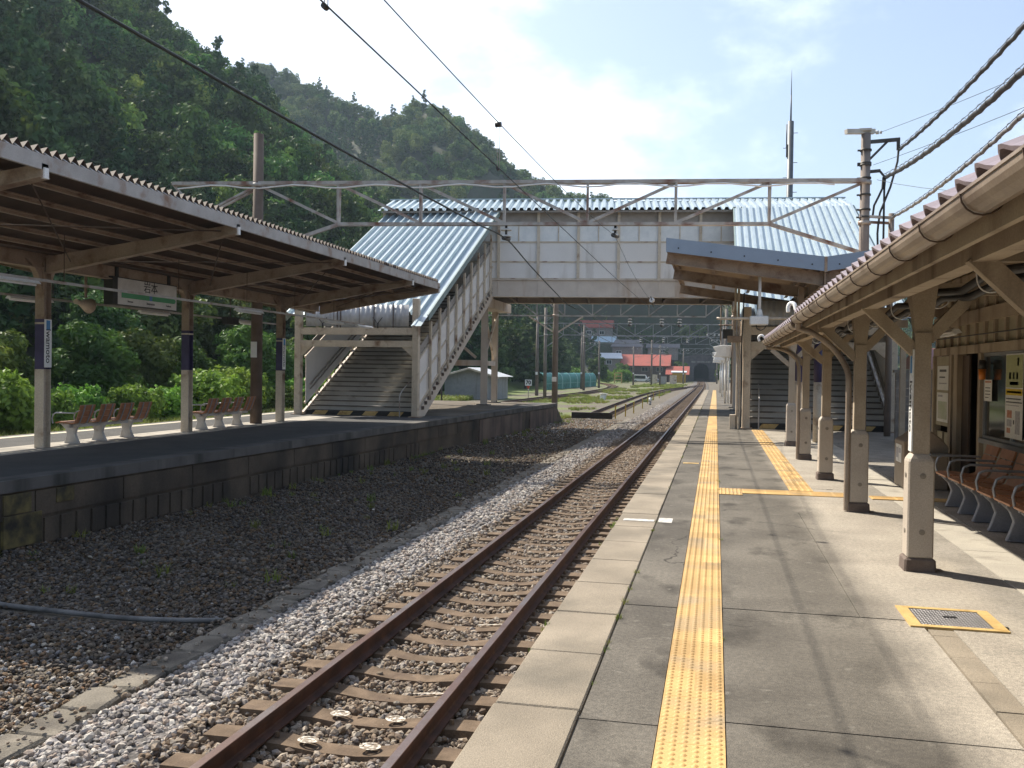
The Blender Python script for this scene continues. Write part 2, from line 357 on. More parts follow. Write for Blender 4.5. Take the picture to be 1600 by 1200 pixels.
def tactile(name, x0, x1, y0, y1, label, dots=True, bars=False, along='Y', group=None, step=.3):
    mb = MB(); z = .006
    W = x1-x0; Ln = y1-y0
    y = y0
    if along == 'Y':
        while y < y1-1e-3:
            e = min(y+step, y1); mb.box((x0, y+.0012, -.02), (x1, e-.0012, z)); y = e
    else:
        x = x0
        while x < x1-1e-3:
            e = min(x+step, x1); mb.box((x+.0012, y0, -.02), (e-.0012, y1, z)); x = e
    h = .006
    if bars:
        if along == 'Y':
            nb = 4; pt = W/nb
            y = y0
            while y < y1-.05:
                e = min(y+step, y1)
                for i in range(nb):
                    cx = x0+(i+.5)*pt
                    mb.add([(cx-.022,y+.012,z),(cx+.022,y+.012,z),(cx+.022,e-.012,z),(cx-.022,e-.012,z),(cx-.012,y+.02,z+h),(cx+.012,y+.02,z+h),(cx+.012,e-.02,z+h),(cx-.012,e-.02,z+h)],
                           [(4,5,6,7),(0,1,5,4),(1,2,6,5),(2,3,7,6),(3,0,4,7)])
                y = e
        else:
            nb = 4; pt = Ln/nb; x = x0
            while x < x1-.05:
                e = min(x+step, x1)
                for i in range(nb):
                    cy = y0+(i+.5)*pt
                    mb.add([(x+.012,cy-.022,z),(e-.012,cy-.022,z),(e-.012,cy+.022,z),(x+.012,cy+.022,z),(x+.02,cy-.012,z+h),(e-.02,cy-.012,z+h),(e-.02,cy+.012,z+h),(x+.02,cy+.012,z+h)],
                           [(4,5,6,7),(0,1,5,4),(1,2,6,5),(2,3,7,6),(3,0,4,7)])
                x = e
    else:
        nx = max(1, round(W/.05)); ny = max(1, round(Ln/.05))
        px = W/nx; py = Ln/ny
        lim = 26
        for j in range(ny):
            cy = y0+(j+.5)*py
            if cy > lim: break
            for i in range(nx):
                cx = x0+(i+.5)*px; vs = []
                k = 6
                for r, zz in ((.0165,z),(.009,z+h)):
                    for a in range(k): vs.append((cx+r*math.cos(2*math.pi*a/k), cy+r*math.sin(2*math.pi*a/k), zz))
                mb.add(vs, [(a,(a+1)%k,k+(a+1)%k,k+a) for a in range(k)]+[tuple(range(k,2*k))], True)
    o = mb.build(name, TACT, origin=((x0+x1)/2, (y0+y1)/2, 0))
    return tag(o, label, 'tactile paving', group)
tactile('tactile_paving_strip', -.231, .069, -5.5, 89.5, 'long straight yellow dotted tactile strip running the length of the right platform')
tactile('tactile_paving_strip', 1.04, 1.36, 13.45, 27.6, 'yellow tactile path leading from the cross strip to the right staircase foot', bars=True)
tactile('tactile_paving_strip', .074, .38, 12.75, 13.42, 'small square of yellow tactile dots joined to the right side of the long strip')
tactile('tactile_paving_strip', .385, 1.75, 12.95, 13.42, 'short crosswise yellow ribbed tactile strip linking the long strip to the column row', bars=True, along='X')
tactile('tactile_paving_strip', 2.05, 3.4, 12.9, 13.2, 'yellow tactile strip in the roof shade behind the column row', bars=True, along='X')
# paint marks on the platform
m_ = MB(); m_.box((-.55,16.9,-.01),(-.27,17.06,.002)); tag(m_.build('platform_marker', YELP, origin=(-.41,17,0)), 'small yellow rectangular position marker painted beside the tactile strip', 'platform marking')
WORNW = mat('worn_white_paint', (.6,.58,.54), (.35,.33,.30), 18, .8)
m_ = MB(); m_.box((-.59,10.15,-.01),(-.44,10.45,.002)); m_.box((-.97,10.16,-.01),(-.63,10.3,.0045)); tag(m_.build('platform_marker', WORNW, origin=(-.7,10.3,0)), 'worn white paint patch at the joint of the edge slabs', 'platform marking')
m_ = MB()
m_.box((-.52,35.5,-.01),(-.33,35.7,.002)); m_.box((-.33,35.55,-.01),(-.30,35.9,.0025))
tag(m_.build('platform_marker', WORNW, origin=(-.4,38,0)), 'faint white mark beside the tactile strip near the bridge shadow', 'platform marking')

# inspection hatch
hb = empty('floor_hatch', (1.57,6.69,0), 'steel floor hatch with yellow painted rim set in the right platform', 'hatch')
f = MB(); x0,x1,y0,y1 = 1.27,1.87,6.42,6.96; w=.075
f.box((x0,y0,-.02),(x1,y0+w*.7,.008)); f.box((x0,y1-w*.7,-.02),(x1,y1,.008)); f.box((x0,y0+w*.7,-.02),(x0+w,y1-w*.7,.008)); f.box((x1-w,y0+w*.7,-.02),(x1,y1-w*.7,.008))
f.build('frame', YELP, hb)
g = MB(); g.box((x0+w+.003,y0+w*.7+.003,-.02),(x1-w-.003,y1-w*.7-.003,.004))
for i in range(21):
    for j in range(20):
        cx = x0+w+.02+i*.0205; cy = y0+w*.7+.02+j*.0208; s = .007; sg = 1 if (i+j)%2 else -1
        g.add([(cx-s,cy-s*sg*.4,.004),(cx+s*.3,cy-s,.004),(cx+s,cy+s*sg*.4,.004),(cx-s*.3,cy+s,.004),(cx,cy,.0075)],[(0,1,4),(1,2,4),(2,3,4),(3,0,4)])
g.build('cover_plate', mat('checker_plate', (.20,.19,.19), (.15,.145,.145), 8, .5, metal=.5), hb)
g = MB(); g.box((1.53,6.70,.004),(1.62,6.735,.0095)); g.build('handle', BLACK, hb)

# ---------------------------------------------------------------- left island platform
lp = MB()
def ledge(y): return -9.58 + .0492*(y-10.8)
def lz(y): return 0 if y < 34 else -0.0*(y-34)
L0, L1 = -6., 46.3
ysl = [-6,0,5,8,10,11.4,15,20,25,30,35,40,44,46.3]
P = len(ysl)
vs = []
for y in ysl:
    e = ledge(y)
    vs += [(-15.6,y,-1.5),(-15.6,y,0),(-15.35,y,.001),(-12.9,y,.002),(e-.42,y,0),(e,y,0),(e,y,-.17),(e-.05,y,-.17),(e-.05,y,-1.5)]
Q = 9
top = [(k*Q+i,k*Q+i+1,(k+1)*Q+i+1,(k+1)*Q+i) for k in range(P-1) for i in range(Q-1)]
matidx = {0:2,1:1,2:0,3:0,4:1,5:1,6:1,7:2}
lp.add(vs, [])
for k in range(P-1):
    for i in range(Q-1):
        lp.f.append([k*Q+i,k*Q+i+1,(k+1)*Q+i+1,(k+1)*Q+i][::-1]); lp.mi.append(matidx[i]); lp.sm.append(False)
lp.f.append([ (P-1)*Q+i for i in range(Q)]); lp.mi.append(2); lp.sm.append(False)
# sloped end of the wall
e = ledge(46.3); lp.cur = 2
lp.add([(e-.05,46.3,-1.5),(e-.05,46.3,-.17),(e-.5,46.3,-.02),(e-.5,49.5,-1.5),(e-.05,49.3,-1.5),(-15.6,46.3,-.02),(-15.6,49.5,-1.5)],[(0,4,1),(1,4,3,2),(2,3,6,5)])
COP = mat('coping_concrete_dark', (.13,.12,.11), (.085,.08,.075), 1.5, .95, stain=(.035,.035,.03), sscale=2, samt=.5, vert=True, bump=.3)
WALLD2 = mat('platform_wall_reddish', (.17,.125,.10), (.11,.08,.065), 1.0, .95, stain=(.03,.025,.022), sscale=1.1, samt=.5, vert=True, bump=.3)
structure(lp, 'left_platform', [ASPH_L, COP, WALLD], origin=(0,0,0))
# facing blocks and buttress patches on the wall
fb = MB(); y = 11.0; r2 = random.Random(5)
while y < 27:
    if not 13.9 < y % 8.6 + 6 < 14.6:
        e = ledge(y)-.05; 
        fb.add([(e+.035,y+.02,-.98),(e+.035,y+.30,-.98),(e+.035+.0138,y+.30,-.62),(e+.035,y+.02,-.62),(e-.1,y+.02,-.98),(e-.1,y+.30,-.98),(e-.1,y+.30,-.62),(e-.1,y+.02,-.62)],
               [(0,1,2,3),(3,2,6,7),(0,3,7,4),(1,5,6,2)][::1])
    y += .33
y = 2.
while y < 45.5:
    ln = 1.9; e = ledge(y)-.05
    for (z0,z1) in ((-.56,-.2),):
        fb.add([(e+.03,y+.01,z0),(e+.03+ln*.0492,y+ln-.02,z0),(e+.03+ln*.0492,y+ln-.02,z1),(e+.03,y+.01,z1),(e-.1,y+.01,z0),(e-.1,y+ln-.02,z0),(e-.1,y+ln-.02,z1),(e-.1,y+.01,z1)],
               [(0,1,2,3),(3,2,6,7),(0,3,7,4),(1,5,6,2),(0,4,5,1)])
    y += ln
structure(fb, 'platform_wall_facing', [WALLD])
fb = MB()
for (y,z0,z1,w) in ((10.9,-.48,-.2,.5),(11.9,-.42,-.2,.35),(10.9,-.95,-.5,.7),(9.5,-.95,-.3,.9)):
    e = ledge(y)-.05; fb.add([(e+.05,y,z0),(e+.05+w*.0492,y+w,z0),(e+.05+w*.0492,y+w,z1),(e+.05,y,z1),(e-.1,y,z0),(e-.1,y+w,z0),(e-.1,y+w,z1),(e-.1,y,z1)],
               [(0,1,2,3),(3,2,6,7),(0,3,7,4),(1,5,6,2),(0,4,5,1)])
structure(fb, 'mossy_wall_patch', [WALLM])
fb = MB()
for (y,w) in ((33.,6.2),(40.6,5.5)):
    e = ledge(y)-.05; fb.add([(e+.06,y,-1.2),(e+.06+w*.0492,y+w,-1.2),(e+.06+w*.0492,y+w,-.22),(e+.06,y,-.22),(e-.1,y,-1.2),(e-.1,y+w,-1.2),(e-.1,y+w,-.22),(e-.1,y,-.22)],
               [(0,1,2,3),(3,2,6,7),(0,3,7,4),(1,5,6,2),(0,4,5,1)])
structure(fb, 'rendered_wall_section', [WALLD2])
pale = MB(); pale.box((-15.3,-5,-.02),(-15.05,46,.006)); structure(pale, 'platform_edge_line', mat('pale_edge_paint', (.55,.50,.38), (.45,.41,.32), 3, .8))
pale = MB(); pale.box((-13.4,-5,-.02),(-12.28,29,.005)); structure(pale, 'pale_concrete_band', mat('pale_platform_concrete', (.42,.39,.34), (.34,.31,.27), 1.5, .9, stain=(.2,.19,.17), sscale=1.5, samt=.3))
gm = MB(); gm.box((-14.9,31,-.02),(-8.9,46.1,.008)); structure(gm, 'gravel_cover', DIRT)

# ---------------------------------------------------------------- tracks
RAILP = [(-.062,-.153),(.062,-.153),(.062,-.141),(.018,-.128),(.009,-.115),(.009,-.045),(.033,-.034),(.033,-.002),(.029,0),(-.029,0),(-.033,-.002),(-.033,-.034),(-.009,-.045),(-.009,-.115),(-.018,-.128),(-.062,-.141)]
def smooth_path(pts, step=2.5):
    out = []
    n = len(pts)
    for i in range(n-1):
        p0 = Vector(pts[max(i-1,0)]); p1 = Vector(pts[i]); p2 = Vector(pts[i+1]); p3 = Vector(pts[min(i+2,n-1)])
        k = max(1, int((p2-p1).length/step))
        for j in range(k):
            t = j/k; out.append(.5*((2*p1)+(p2-p0)*t+(2*p0-5*p1+4*p2-p3)*t*t+(3*p1-p0-3*p2+p3)*t**3))
    out.append(Vector(pts[-1])); return out
def track(path, zt, label, stones_z, sl_sp=.6, near_marks=False, start_s=0, topmat=RAILTOP, sleepers=True):
    base = (path[0][0], path[0][1], zt-.15)
    t = empty('railway_track', base, label, 'railway track')
    for sgn in (-1, 1):
        mb = MB(); vs = []; n = len(RAILP)
        for k, p in enumerate(path):
            d = (path[min(k+1,len(path)-1)]-path[max(k-1,0)]).normalized(); nr = Vector((d.y,-d.x,0))
            c = p + nr*sgn*.566
            for a, b in RAILP: vs.append((c.x+nr.x*a, c.y+nr.y*a, zt+b))
        mb.add(vs, [])
        for k in range(len(path)-1):
            for i in range(n):
                mb.f.append([k*n+i, k*n+(i+1) % n, (k+1)*n+(i+1) % n, (k+1)*n+i]); mb.mi.append(1 if i == 8 else 0); mb.sm.append(False)
        mb.f.append(list(range(n))[::-1]); mb.mi.append(0); mb.sm.append(False)
        mb.build('rail', [RUSTRAIL, topmat], t)
    # sleepers
    pos = []; acc = 0; want = start_s
    for k in range(len(path)-1):
        seg = path[k+1]-path[k]; l = seg.length
        while want <= acc+l:
            pos.append((path[k]+seg*((want-acc)/l), seg.normalized())); want += sl_sp
        acc += l
    def slp(mb, p, d, fancy=True):
        nr = Vector((d.y,-d.x,0)); z = zt-.155; o = len(mb.v)
        prof = [(-1.0,0,.10),(-.78,.004,.105),(-.4,-.012,.10),(-.15,-.045,.085),(.15,-.045,.085),(.4,-.012,.10),(.78,.004,.105),(1.0,0,.10)] if fancy else [(-1,0,.1),(1,0,.1)]
        vs = []
        for (u,dz,w) in prof:
            for (sg,zz,ww) in ((-1,-.16,1.25),(-1,dz,1),(1,dz,1),(1,-.16,1.25)):
                q = p + nr*u + d*sg*w*ww; vs.append((q.x,q.y,z+zz))
        m = len(prof)
        fs = [(k*4+i,k*4+i+1,(k+1)*4+i+1,(k+1)*4+i) for k in range(m-1) for i in range(3)] + [(0,3,2,1),((m-1)*4,(m-1)*4+1,(m-1)*4+2,(m-1)*4+3)]
        mb.add(vs, fs)
        if fancy:
            for s2 in (-1,1):
                for s3 in (-1,1):
                    q = p + nr*(s2*.566+s3*.09); mb.cyl((q.x,q.y,z),(q.x,q.y,z+.035),.02,.014,6,False)
    stuff = MB()
    for i, (p, d) in enumerate(pos):
        if i < 99 and sleepers:
            mb = MB(); slp(mb, p, d); mb.build('sleeper', SLEEP, t)
        else: slp(stuff, p, d, False)
    if stuff.v: tag(stuff.build('sleeper', SLEEP, t), kind='stuff')
    return t, pos
main_path = smooth_path([(path_main(y), y, 0) for y in (2.2,10,20,30,45,60,80,100,120,140,165,190,215,240,265,284)], 3)
t_main, main_pos = track(main_path, -.82, 'rusty main line track beside the right platform, straight into the tunnel', -.97, start_s=.66, sl_sp=.52)
sid_path = smooth_path([(-6.8,52.4,0),(-7.2,75,0),(-7.5,100,0),(-7.3,120,0),(-6.4,143,0),(-5.0,160,0),(-3.9,176,0),(-3.1+.1,190,0)], 3)
t_sid, sid_pos = track(sid_path, -.86, 'overgrown dead end siding left of the main line, ending at a dark stop beam', -1.0)
left_path = smooth_path([(-17.2,-5,0),(-17.2,20,0),(-17.1,45,0),(-16.3,70,0),(-15.6,95,0),(-15.3,115,0),(-15.9,140,0),(-18.5,170,0),(-24,198,0),(-33,222,0),(-48,245,0)], 3)
t_left, left_pos = track(left_path, -.86, 'rusty curved track bending away to the left past the green barrier', -1.0, sleepers=True)
# white circles and dabs painted on near sleepers
pm = mat('white_chalk_paint', (.60,.56,.48), (.20,.16,.12), 30, .9, lo=.42, hi=.56)
for i, offs in ((6,(-.24,.22)),(7,(-.22,.22))):
    p, d = main_pos[i]
    for u in offs:
        mb = MB(); vs = []; z = -.82-.155-.012
        for r in (.042,.062):
            for a in range(16): vs.append((p.x+u+1.25*r*math.cos(a*math.pi/8), p.y+r*math.sin(a*math.pi/8), z+.012))
        mb.add(vs, [(a,(a+1)%16,16+(a+1)%16,16+a) for a in range(16)])
        mb.add([(p.x+u-.045,p.y-.03,z+.011),(p.x+u+.045,p.y-.03,z+.011),(p.x+u+.045,p.y+.03,z+.011),(p.x+u-.045,p.y+.03,z+.011)],[(0,1,2,3)])
        mb.build('painted_mark', pm, t_main)
for i in (8,12):
    p, d = main_pos[i]; mb = MB(); z = -.82-.155+.006
    mb.add([(p.x+.16,p.y+.05,z-.02),(p.x+.5,p.y+.075,z+.004),(p.x+.5,p.y+.105,z+.004),(p.x+.16,p.y+.075,z-.02)],[(0,1,2,3)])
    mb.build('painted_mark', pm, t_main)
# stop beam at the siding's end
mb = MB(); mb.beam((-7.95,51.9,-.86),(-5.65,51.9,-.86),.26,.34)
mb.beam((-6.95,51.8,-1.05),(-6.95,50.9,-1.1),.2,.12); tag(mb.build('stop_beam', mat('black_timber', (.03,.024,.02), (.02,.016,.014), 5, .8), origin=(-6.8,51.9,-1.05)), 'black timber stop beam lying across the end of the siding', 'stop beam')

# cable trough of concrete lids along the ballast
ct = empty('cable_trough', (-4.70,1,-1.05), 'line of concrete cable trough lids half buried between ballast and gravel', 'cable trough')
y = 2.6; r3 = random.Random(11); k = 0
while y < 60 and k < 100:
    dx = r3.uniform(-.03,.03); dz = r3.uniform(-.02,.02); a = r3.uniform(-.03,.03)
    mb = MB(); mb.add([(-4.87+dx-a,y+.01,-1.12),(-4.53+dx-a,y+.01,-1.12),(-4.53+dx+a,y+.49,-1.12),(-4.87+dx+a,y+.49,-1.12),(-4.87+dx-a,y+.01,-.985+dz),(-4.53+dx-a,y+.01,-.985-dz),(-4.53+dx+a,y+.49,-.985+dz*.5),(-4.87+dx+a,y+.49,-.985)],
       [(0,3,2,1),(4,5,6,7),(0,1,5,4),(1,2,6,5),(2,3,7,6),(3,0,4,7)])
    mb.build('lid', LIDC, ct, bevel=.02); y += .5; k += 1
# old pipe in the gravel
pp = [(-8.6,9.0,-1.02),(-8.0,8.75,-1.0),(-7.55,8.62,-1.01),(-7.1,8.56,-1.005),(-6.6,8.5,-1.0),(-6.0,8.47,-1.0),(-5.5,8.5,-.995),(-5.15,8.6,-1.0),(-4.9,8.75,-1.02)]
mb = MB(); mb.tube(smooth_path(pp, .12), .028, 10)
tag(mb.build('drain_pipe', mat('grey_pvc_pipe', (.17,.165,.16), (.08,.078,.075), 6, .7), origin=(-6.5,8.5,-1.05)), 'long grey pipe curving across the shaded gravel to the cable trough', 'pipe')
# ---------------------------------------------------------------- scattering with geometry nodes (stuff only)
def proto_coll(name, objs):
    c = bpy.data.collections.new(name)
    for o in objs: c.objects.link(o)
    return c
def raw_obj(name, vs, fs, mats, mi=None, smooth=False):
    me = bpy.data.meshes.new(name); me.from_pydata(vs, [], fs)
    for m in mats: me.materials.append(m)
    if mi: me.polygons.foreach_set('material_index', mi)
    if smooth: me.polygons.foreach_set('use_smooth', [True]*len(fs))
    me.update(); return bpy.data.objects.new(name, me)
def scatter(name, pts, rots, scls, idx, coll, label=None, cat=None):
    me = bpy.data.meshes.new(name); me.from_pydata(pts, [], [])
    a = me.attributes.new('rot', 'FLOAT_VECTOR', 'POINT'); a.data.foreach_set('vector', [c for r in rots for c in r])
    a = me.attributes.new('scl', 'FLOAT_VECTOR', 'POINT'); a.data.foreach_set('vector', [c for r in scls for c in r])
    a = me.attributes.new('idx', 'INT', 'POINT'); a.data.foreach_set('value', idx)
    o = bpy.data.objects.new(name, me); COL.objects.link(o); o['kind'] = 'stuff'
    if label: o['label'] = label; o['category'] = cat
    ng = bpy.data.node_groups.new(name+'_scatter', 'GeometryNodeTree')
    ng.interface.new_socket('Geometry', in_out='INPUT', socket_type='NodeSocketGeometry')
    ng.interface.new_socket('Geometry', in_out='OUTPUT', socket_type='NodeSocketGeometry')
    N = ng.nodes; L = ng.links
    gi = N.new('NodeGroupInput'); go = N.new('NodeGroupOutput'); ip = N.new('GeometryNodeInstanceOnPoints'); ci = N.new('GeometryNodeCollectionInfo')
    ci.inputs['Collection'].default_value = coll; ci.inputs['Separate Children'].default_value = True; ci.inputs['Reset Children'].default_value = True
    ip.inputs['Pick Instance'].default_value = True
    def attr(nm, ty):
        n = N.new('GeometryNodeInputNamedAttribute'); n.data_type = ty; n.inputs['Name'].default_value = nm; return n.outputs['Attribute']
    L.new(gi.outputs[0], ip.inputs['Points']); L.new(ci.outputs[0], ip.inputs['Instance'])
    L.new(attr('idx','INT'), ip.inputs['Instance Index']); L.new(attr('scl','FLOAT_VECTOR'), ip.inputs['Scale'])
    er = N.new('FunctionNodeEulerToRotation'); L.new(attr('rot','FLOAT_VECTOR'), er.inputs[0]); L.new(er.outputs[0], ip.inputs['Rotation'])
    L.new(ip.outputs[0], go.inputs[0])
    md = o.modifiers.new('scatter', 'NODES'); md.node_group = ng
    return o
def stone_protos(nm, m, k=5):
    import bmesh
    out = []
    for i in range(k):
        bm = bmesh.new(); bmesh.ops.create_icosphere(bm, subdivisions=1, radius=.5)
        r = random.Random(i*31+len(nm))
        sx, sy, sz = r.uniform(.85,1.3), r.uniform(.7,1.0), r.uniform(.5,.8)
        for v in bm.verts:
            f = 1+r.uniform(-.22,.22); v.co = Vector((v.co.x*f*sx, v.co.y*f*sy, v.co.z*f*sz))
        me = bpy.data.meshes.new(nm); bm.to_mesh(me); bm.free(); me.materials.append(m)
        out.append(bpy.data.objects.new('%s_%d' % (nm, i), me))
    return out
cg = proto_coll('pg', stone_protos('grey_stone', STONEG)); cm = proto_coll('pm', stone_protos('dusty_stone', STONEM)); cb = proto_coll('pb', stone_protos('brown_stone', STONEB))
rs = random.Random(21)
def bedz(x):
    for (a,za),(b,zb) in zip(prof, prof[1:]):
        if a <= x <= b: return za+(zb-za)*(x-a)/(b-a)
    return GZ
def fill(x0, x1, y0, y1, dens, size, zf, skip=None):
    P_=[];R_=[];S_=[];I_=[]
    for _ in range(int((x1-x0)*(y1-y0)*dens)):
        x = rs.uniform(x0,x1); y = rs.uniform(y0,y1)
        if skip and skip(x,y): continue
        s = size*(.5+1.0*rs.random()**1.5)
        P_.append((x,y,zf(x,y)+rs.uniform(-.2,.35)*s)); R_.append((rs.uniform(-.5,.5),rs.uniform(-.5,.5),rs.uniform(0,6.28)))
        S_.append((s,s,s)); I_.append(rs.randrange(5))
    return P_,R_,S_,I_
def merge(*a): return [sum((q[i] for q in a), []) for i in range(4)]
slp_y = [p.y for p, d in main_pos if p.y < 62]
def on_sleeper(x, y):
    if -3.55 < x < -1.47:
        k = (y-slp_y[0])/.52; return abs(k-round(k))*.52 < .118 and rs.random() < .94
    for sg in (-1,1):
        if abs(x-(-2.51+sg*.566)) < .07: return True
    return False
# clean grey shoulder
A = merge(fill(-4.52,-3.62,3.2,14,900,.055,lambda x,y: bedz(x)), fill(-4.52,-3.62,14,30,430,.065,lambda x,y: bedz(x)), fill(-4.52,-3.62,30,75,150,.08,lambda x,y: bedz(x)))
scatter('shoulder_ballast', *A, cg, None)
# dusty stones between and around the rails
A = merge(fill(-3.7,-1.02,3.0,14,1250,.052,lambda x,y: bedz(x)+.022+rs.uniform(-.02,.02),on_sleeper), fill(-3.7,-1.02,14,32,620,.06,lambda x,y: bedz(x)+.02,on_sleeper), fill(-3.7,-1.02,32,75,220,.08,lambda x,y: bedz(x)+.015,on_sleeper))
scatter('track_ballast', *A, cm, None)
def gz2(x,y): return GZ+.035+.02*math.sin(x*2.1+y*.7)+.02*math.sin(y*1.3)
def off_pipe(x,y): return (-7.6 < x < -4.9 and abs(y-8.52) < .07)
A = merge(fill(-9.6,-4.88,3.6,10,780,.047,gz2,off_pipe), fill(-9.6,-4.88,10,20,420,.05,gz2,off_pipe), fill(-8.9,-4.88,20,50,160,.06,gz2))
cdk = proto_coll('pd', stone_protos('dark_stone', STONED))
import copy
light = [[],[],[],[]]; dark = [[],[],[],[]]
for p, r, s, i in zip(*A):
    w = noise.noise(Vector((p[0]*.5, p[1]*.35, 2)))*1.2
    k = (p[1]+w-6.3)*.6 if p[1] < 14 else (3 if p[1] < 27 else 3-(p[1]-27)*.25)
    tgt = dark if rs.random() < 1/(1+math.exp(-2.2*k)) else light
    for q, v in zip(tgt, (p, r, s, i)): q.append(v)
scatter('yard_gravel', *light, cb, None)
scatter('shade_toned_gravel', *dark, cdk, None)  # darker stones deepen the canopy shadow; paler ones fill the sunlit ends
A = fill(-4.95,-4.45,2.6,30,55,.045,lambda x,y: -.965)
scatter('stones_on_trough', *A, cm, None)
# ---------------------------------------------------------------- left platform canopy (butterfly roof)
VX, VZ, EX, EZ, EXL = -12.45, 3.58, -8.7, 4.36, -16.0
CY0, CY1 = 3.4+6.2, 28.2
cy = empty('platform_canopy', (-12.7,18,0), 'long butterfly roofed canopy of rusty steel over the left platform', 'canopy')
colY = [10.5, 15.5, 20.5, 25.5]
def canopy_column(y, parent, x=-12.75, ztop=3.62):
    o = Vector((x,y,0)); mb = MB()
    mb.prism([(-.1,-.1),(.1,-.1),(.1,-.086),(.007,-.086),(.007,.086),(.1,.086),(.1,.1),(-.1,.1),(-.1,.086),(-.007,.086),(-.007,-.086),(-.1,-.086)], (x,y,0), (x,y,1.53), up=(0,1,0)); 
    c = mb.build('column', CREAM, parent)
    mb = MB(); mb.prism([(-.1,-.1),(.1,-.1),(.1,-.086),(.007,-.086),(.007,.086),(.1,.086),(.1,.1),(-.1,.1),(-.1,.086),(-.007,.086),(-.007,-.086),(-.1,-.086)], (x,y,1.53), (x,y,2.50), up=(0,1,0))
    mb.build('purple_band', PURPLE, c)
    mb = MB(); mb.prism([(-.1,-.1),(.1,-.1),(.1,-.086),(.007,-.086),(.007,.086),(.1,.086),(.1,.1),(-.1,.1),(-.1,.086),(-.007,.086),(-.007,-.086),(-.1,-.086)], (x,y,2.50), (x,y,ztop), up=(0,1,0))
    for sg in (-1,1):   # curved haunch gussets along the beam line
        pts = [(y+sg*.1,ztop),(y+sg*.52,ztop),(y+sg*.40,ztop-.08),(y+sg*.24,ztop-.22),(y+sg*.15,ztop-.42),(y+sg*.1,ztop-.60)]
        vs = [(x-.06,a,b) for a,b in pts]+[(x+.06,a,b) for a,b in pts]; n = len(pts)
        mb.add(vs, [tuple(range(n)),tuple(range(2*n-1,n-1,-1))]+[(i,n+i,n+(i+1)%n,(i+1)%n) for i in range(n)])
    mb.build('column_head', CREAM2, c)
    mb = MB(); mb.box((x-.103,y-.103,2.40),(x+.103,y+.103,2.435)); mb.build('pale_stripe', CREAM, c)
    return c
for y in colY: canopy_column(y, cy)
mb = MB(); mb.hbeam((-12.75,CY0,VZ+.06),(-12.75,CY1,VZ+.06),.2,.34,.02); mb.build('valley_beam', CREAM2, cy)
mb = MB(); mb.prism([(-.16,.02),(.16,.02),(.16,.2),(.13,.2),(.13,.05),(-.13,.05),(-.13,.2),(-.16,.2)], (-12.45,CY0,VZ+.14),(-12.45,CY1,VZ+.14)); mb.build('valley_gutter', SOFFIT, cy)
def zf(x): return VZ+.22 + (EZ-VZ-.22)*((x-VX)/(EX-VX))
def zr(x): return VZ+.22 + (EZ-VZ-.22)*((VX-x)/(VX-EXL))
for y in colY+[CY1-.1]:
    mb = MB()
    # tapered arm to the front and back eave
    for (xe, f) in ((EX+.08, zf),(EXL-.08+.16, zr)):
        vs = []
        x0 = VX-.2 if xe > VX else VX-.4
        for (x, dz) in ((x0,-.30),(xe,-.16)):
            zt = f(x)-.12 if x != x0 else VZ+.12
            vs += [(x,y-.06,zt+dz),(x,y+.06,zt+dz),(x,y+.06,zt),(x,y-.06,zt)]
        mb.add(vs, [(0,1,2,3),(7,6,5,4),(0,4,5,1),(1,5,6,2),(2,6,7,3),(3,7,4,0)])
        vs = []
        for (x, dz) in ((x0,-.31),(xe,-.17)):
            zt = f(x)-.12 if x != x0 else VZ+.12
            vs += [(x,y-.09,zt+dz-.012),(x,y+.09,zt+dz-.012),(x,y+.09,zt+dz+.003),(x,y-.09,zt+dz+.003)]
        mb.add(vs, [(0,1,2,3),(7,6,5,4),(0,4,5,1),(1,5,6,2),(2,6,7,3),(3,7,4,0)])
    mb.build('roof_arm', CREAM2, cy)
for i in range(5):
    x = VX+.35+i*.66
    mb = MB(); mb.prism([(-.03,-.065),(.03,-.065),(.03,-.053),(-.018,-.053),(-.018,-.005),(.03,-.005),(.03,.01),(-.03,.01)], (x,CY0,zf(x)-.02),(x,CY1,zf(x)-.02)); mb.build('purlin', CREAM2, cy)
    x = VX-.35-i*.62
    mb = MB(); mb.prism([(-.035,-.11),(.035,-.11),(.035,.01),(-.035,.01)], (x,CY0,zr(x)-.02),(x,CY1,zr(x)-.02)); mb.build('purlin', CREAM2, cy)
rr = empty  # noqa
lst = colY+[CY1-.1]
for a, b in zip([6.]+lst, lst):
    a = max(a, CY0)
    if b-a < 2: continue
    mb = MB(); mb.cyl((VX+.3,a,VZ+.02),(EX-.2,b,zf(EX-.2)-.2),.012,n=6); mb.cyl((VX+.3,b,VZ+.02),(EX-.2,a,zf(EX-.2)-.2),.012,n=6)
    mb.build('brace_rod', SOFFIT, cy)
mb = MB(); L_ = (Vector((EX,0,EZ))-Vector((VX,0,VZ+.22)))
mb.corr((VX,CY0,VZ+.235),(0,1,0),L_,(0,0,1),CY1-CY0,L_.length+.05,.178,.11,'tri',.004)
L2 = (Vector((EXL,0,EZ))-Vector((VX,0,VZ+.22)))
mb.corr((VX,CY0,VZ+.235),(0,1,0),L2,(0,0,1),CY1-CY0,L2.length+.05,.178,.085,'tri',.004)
mb.build('roof_sheet', SOFFIT, cy)
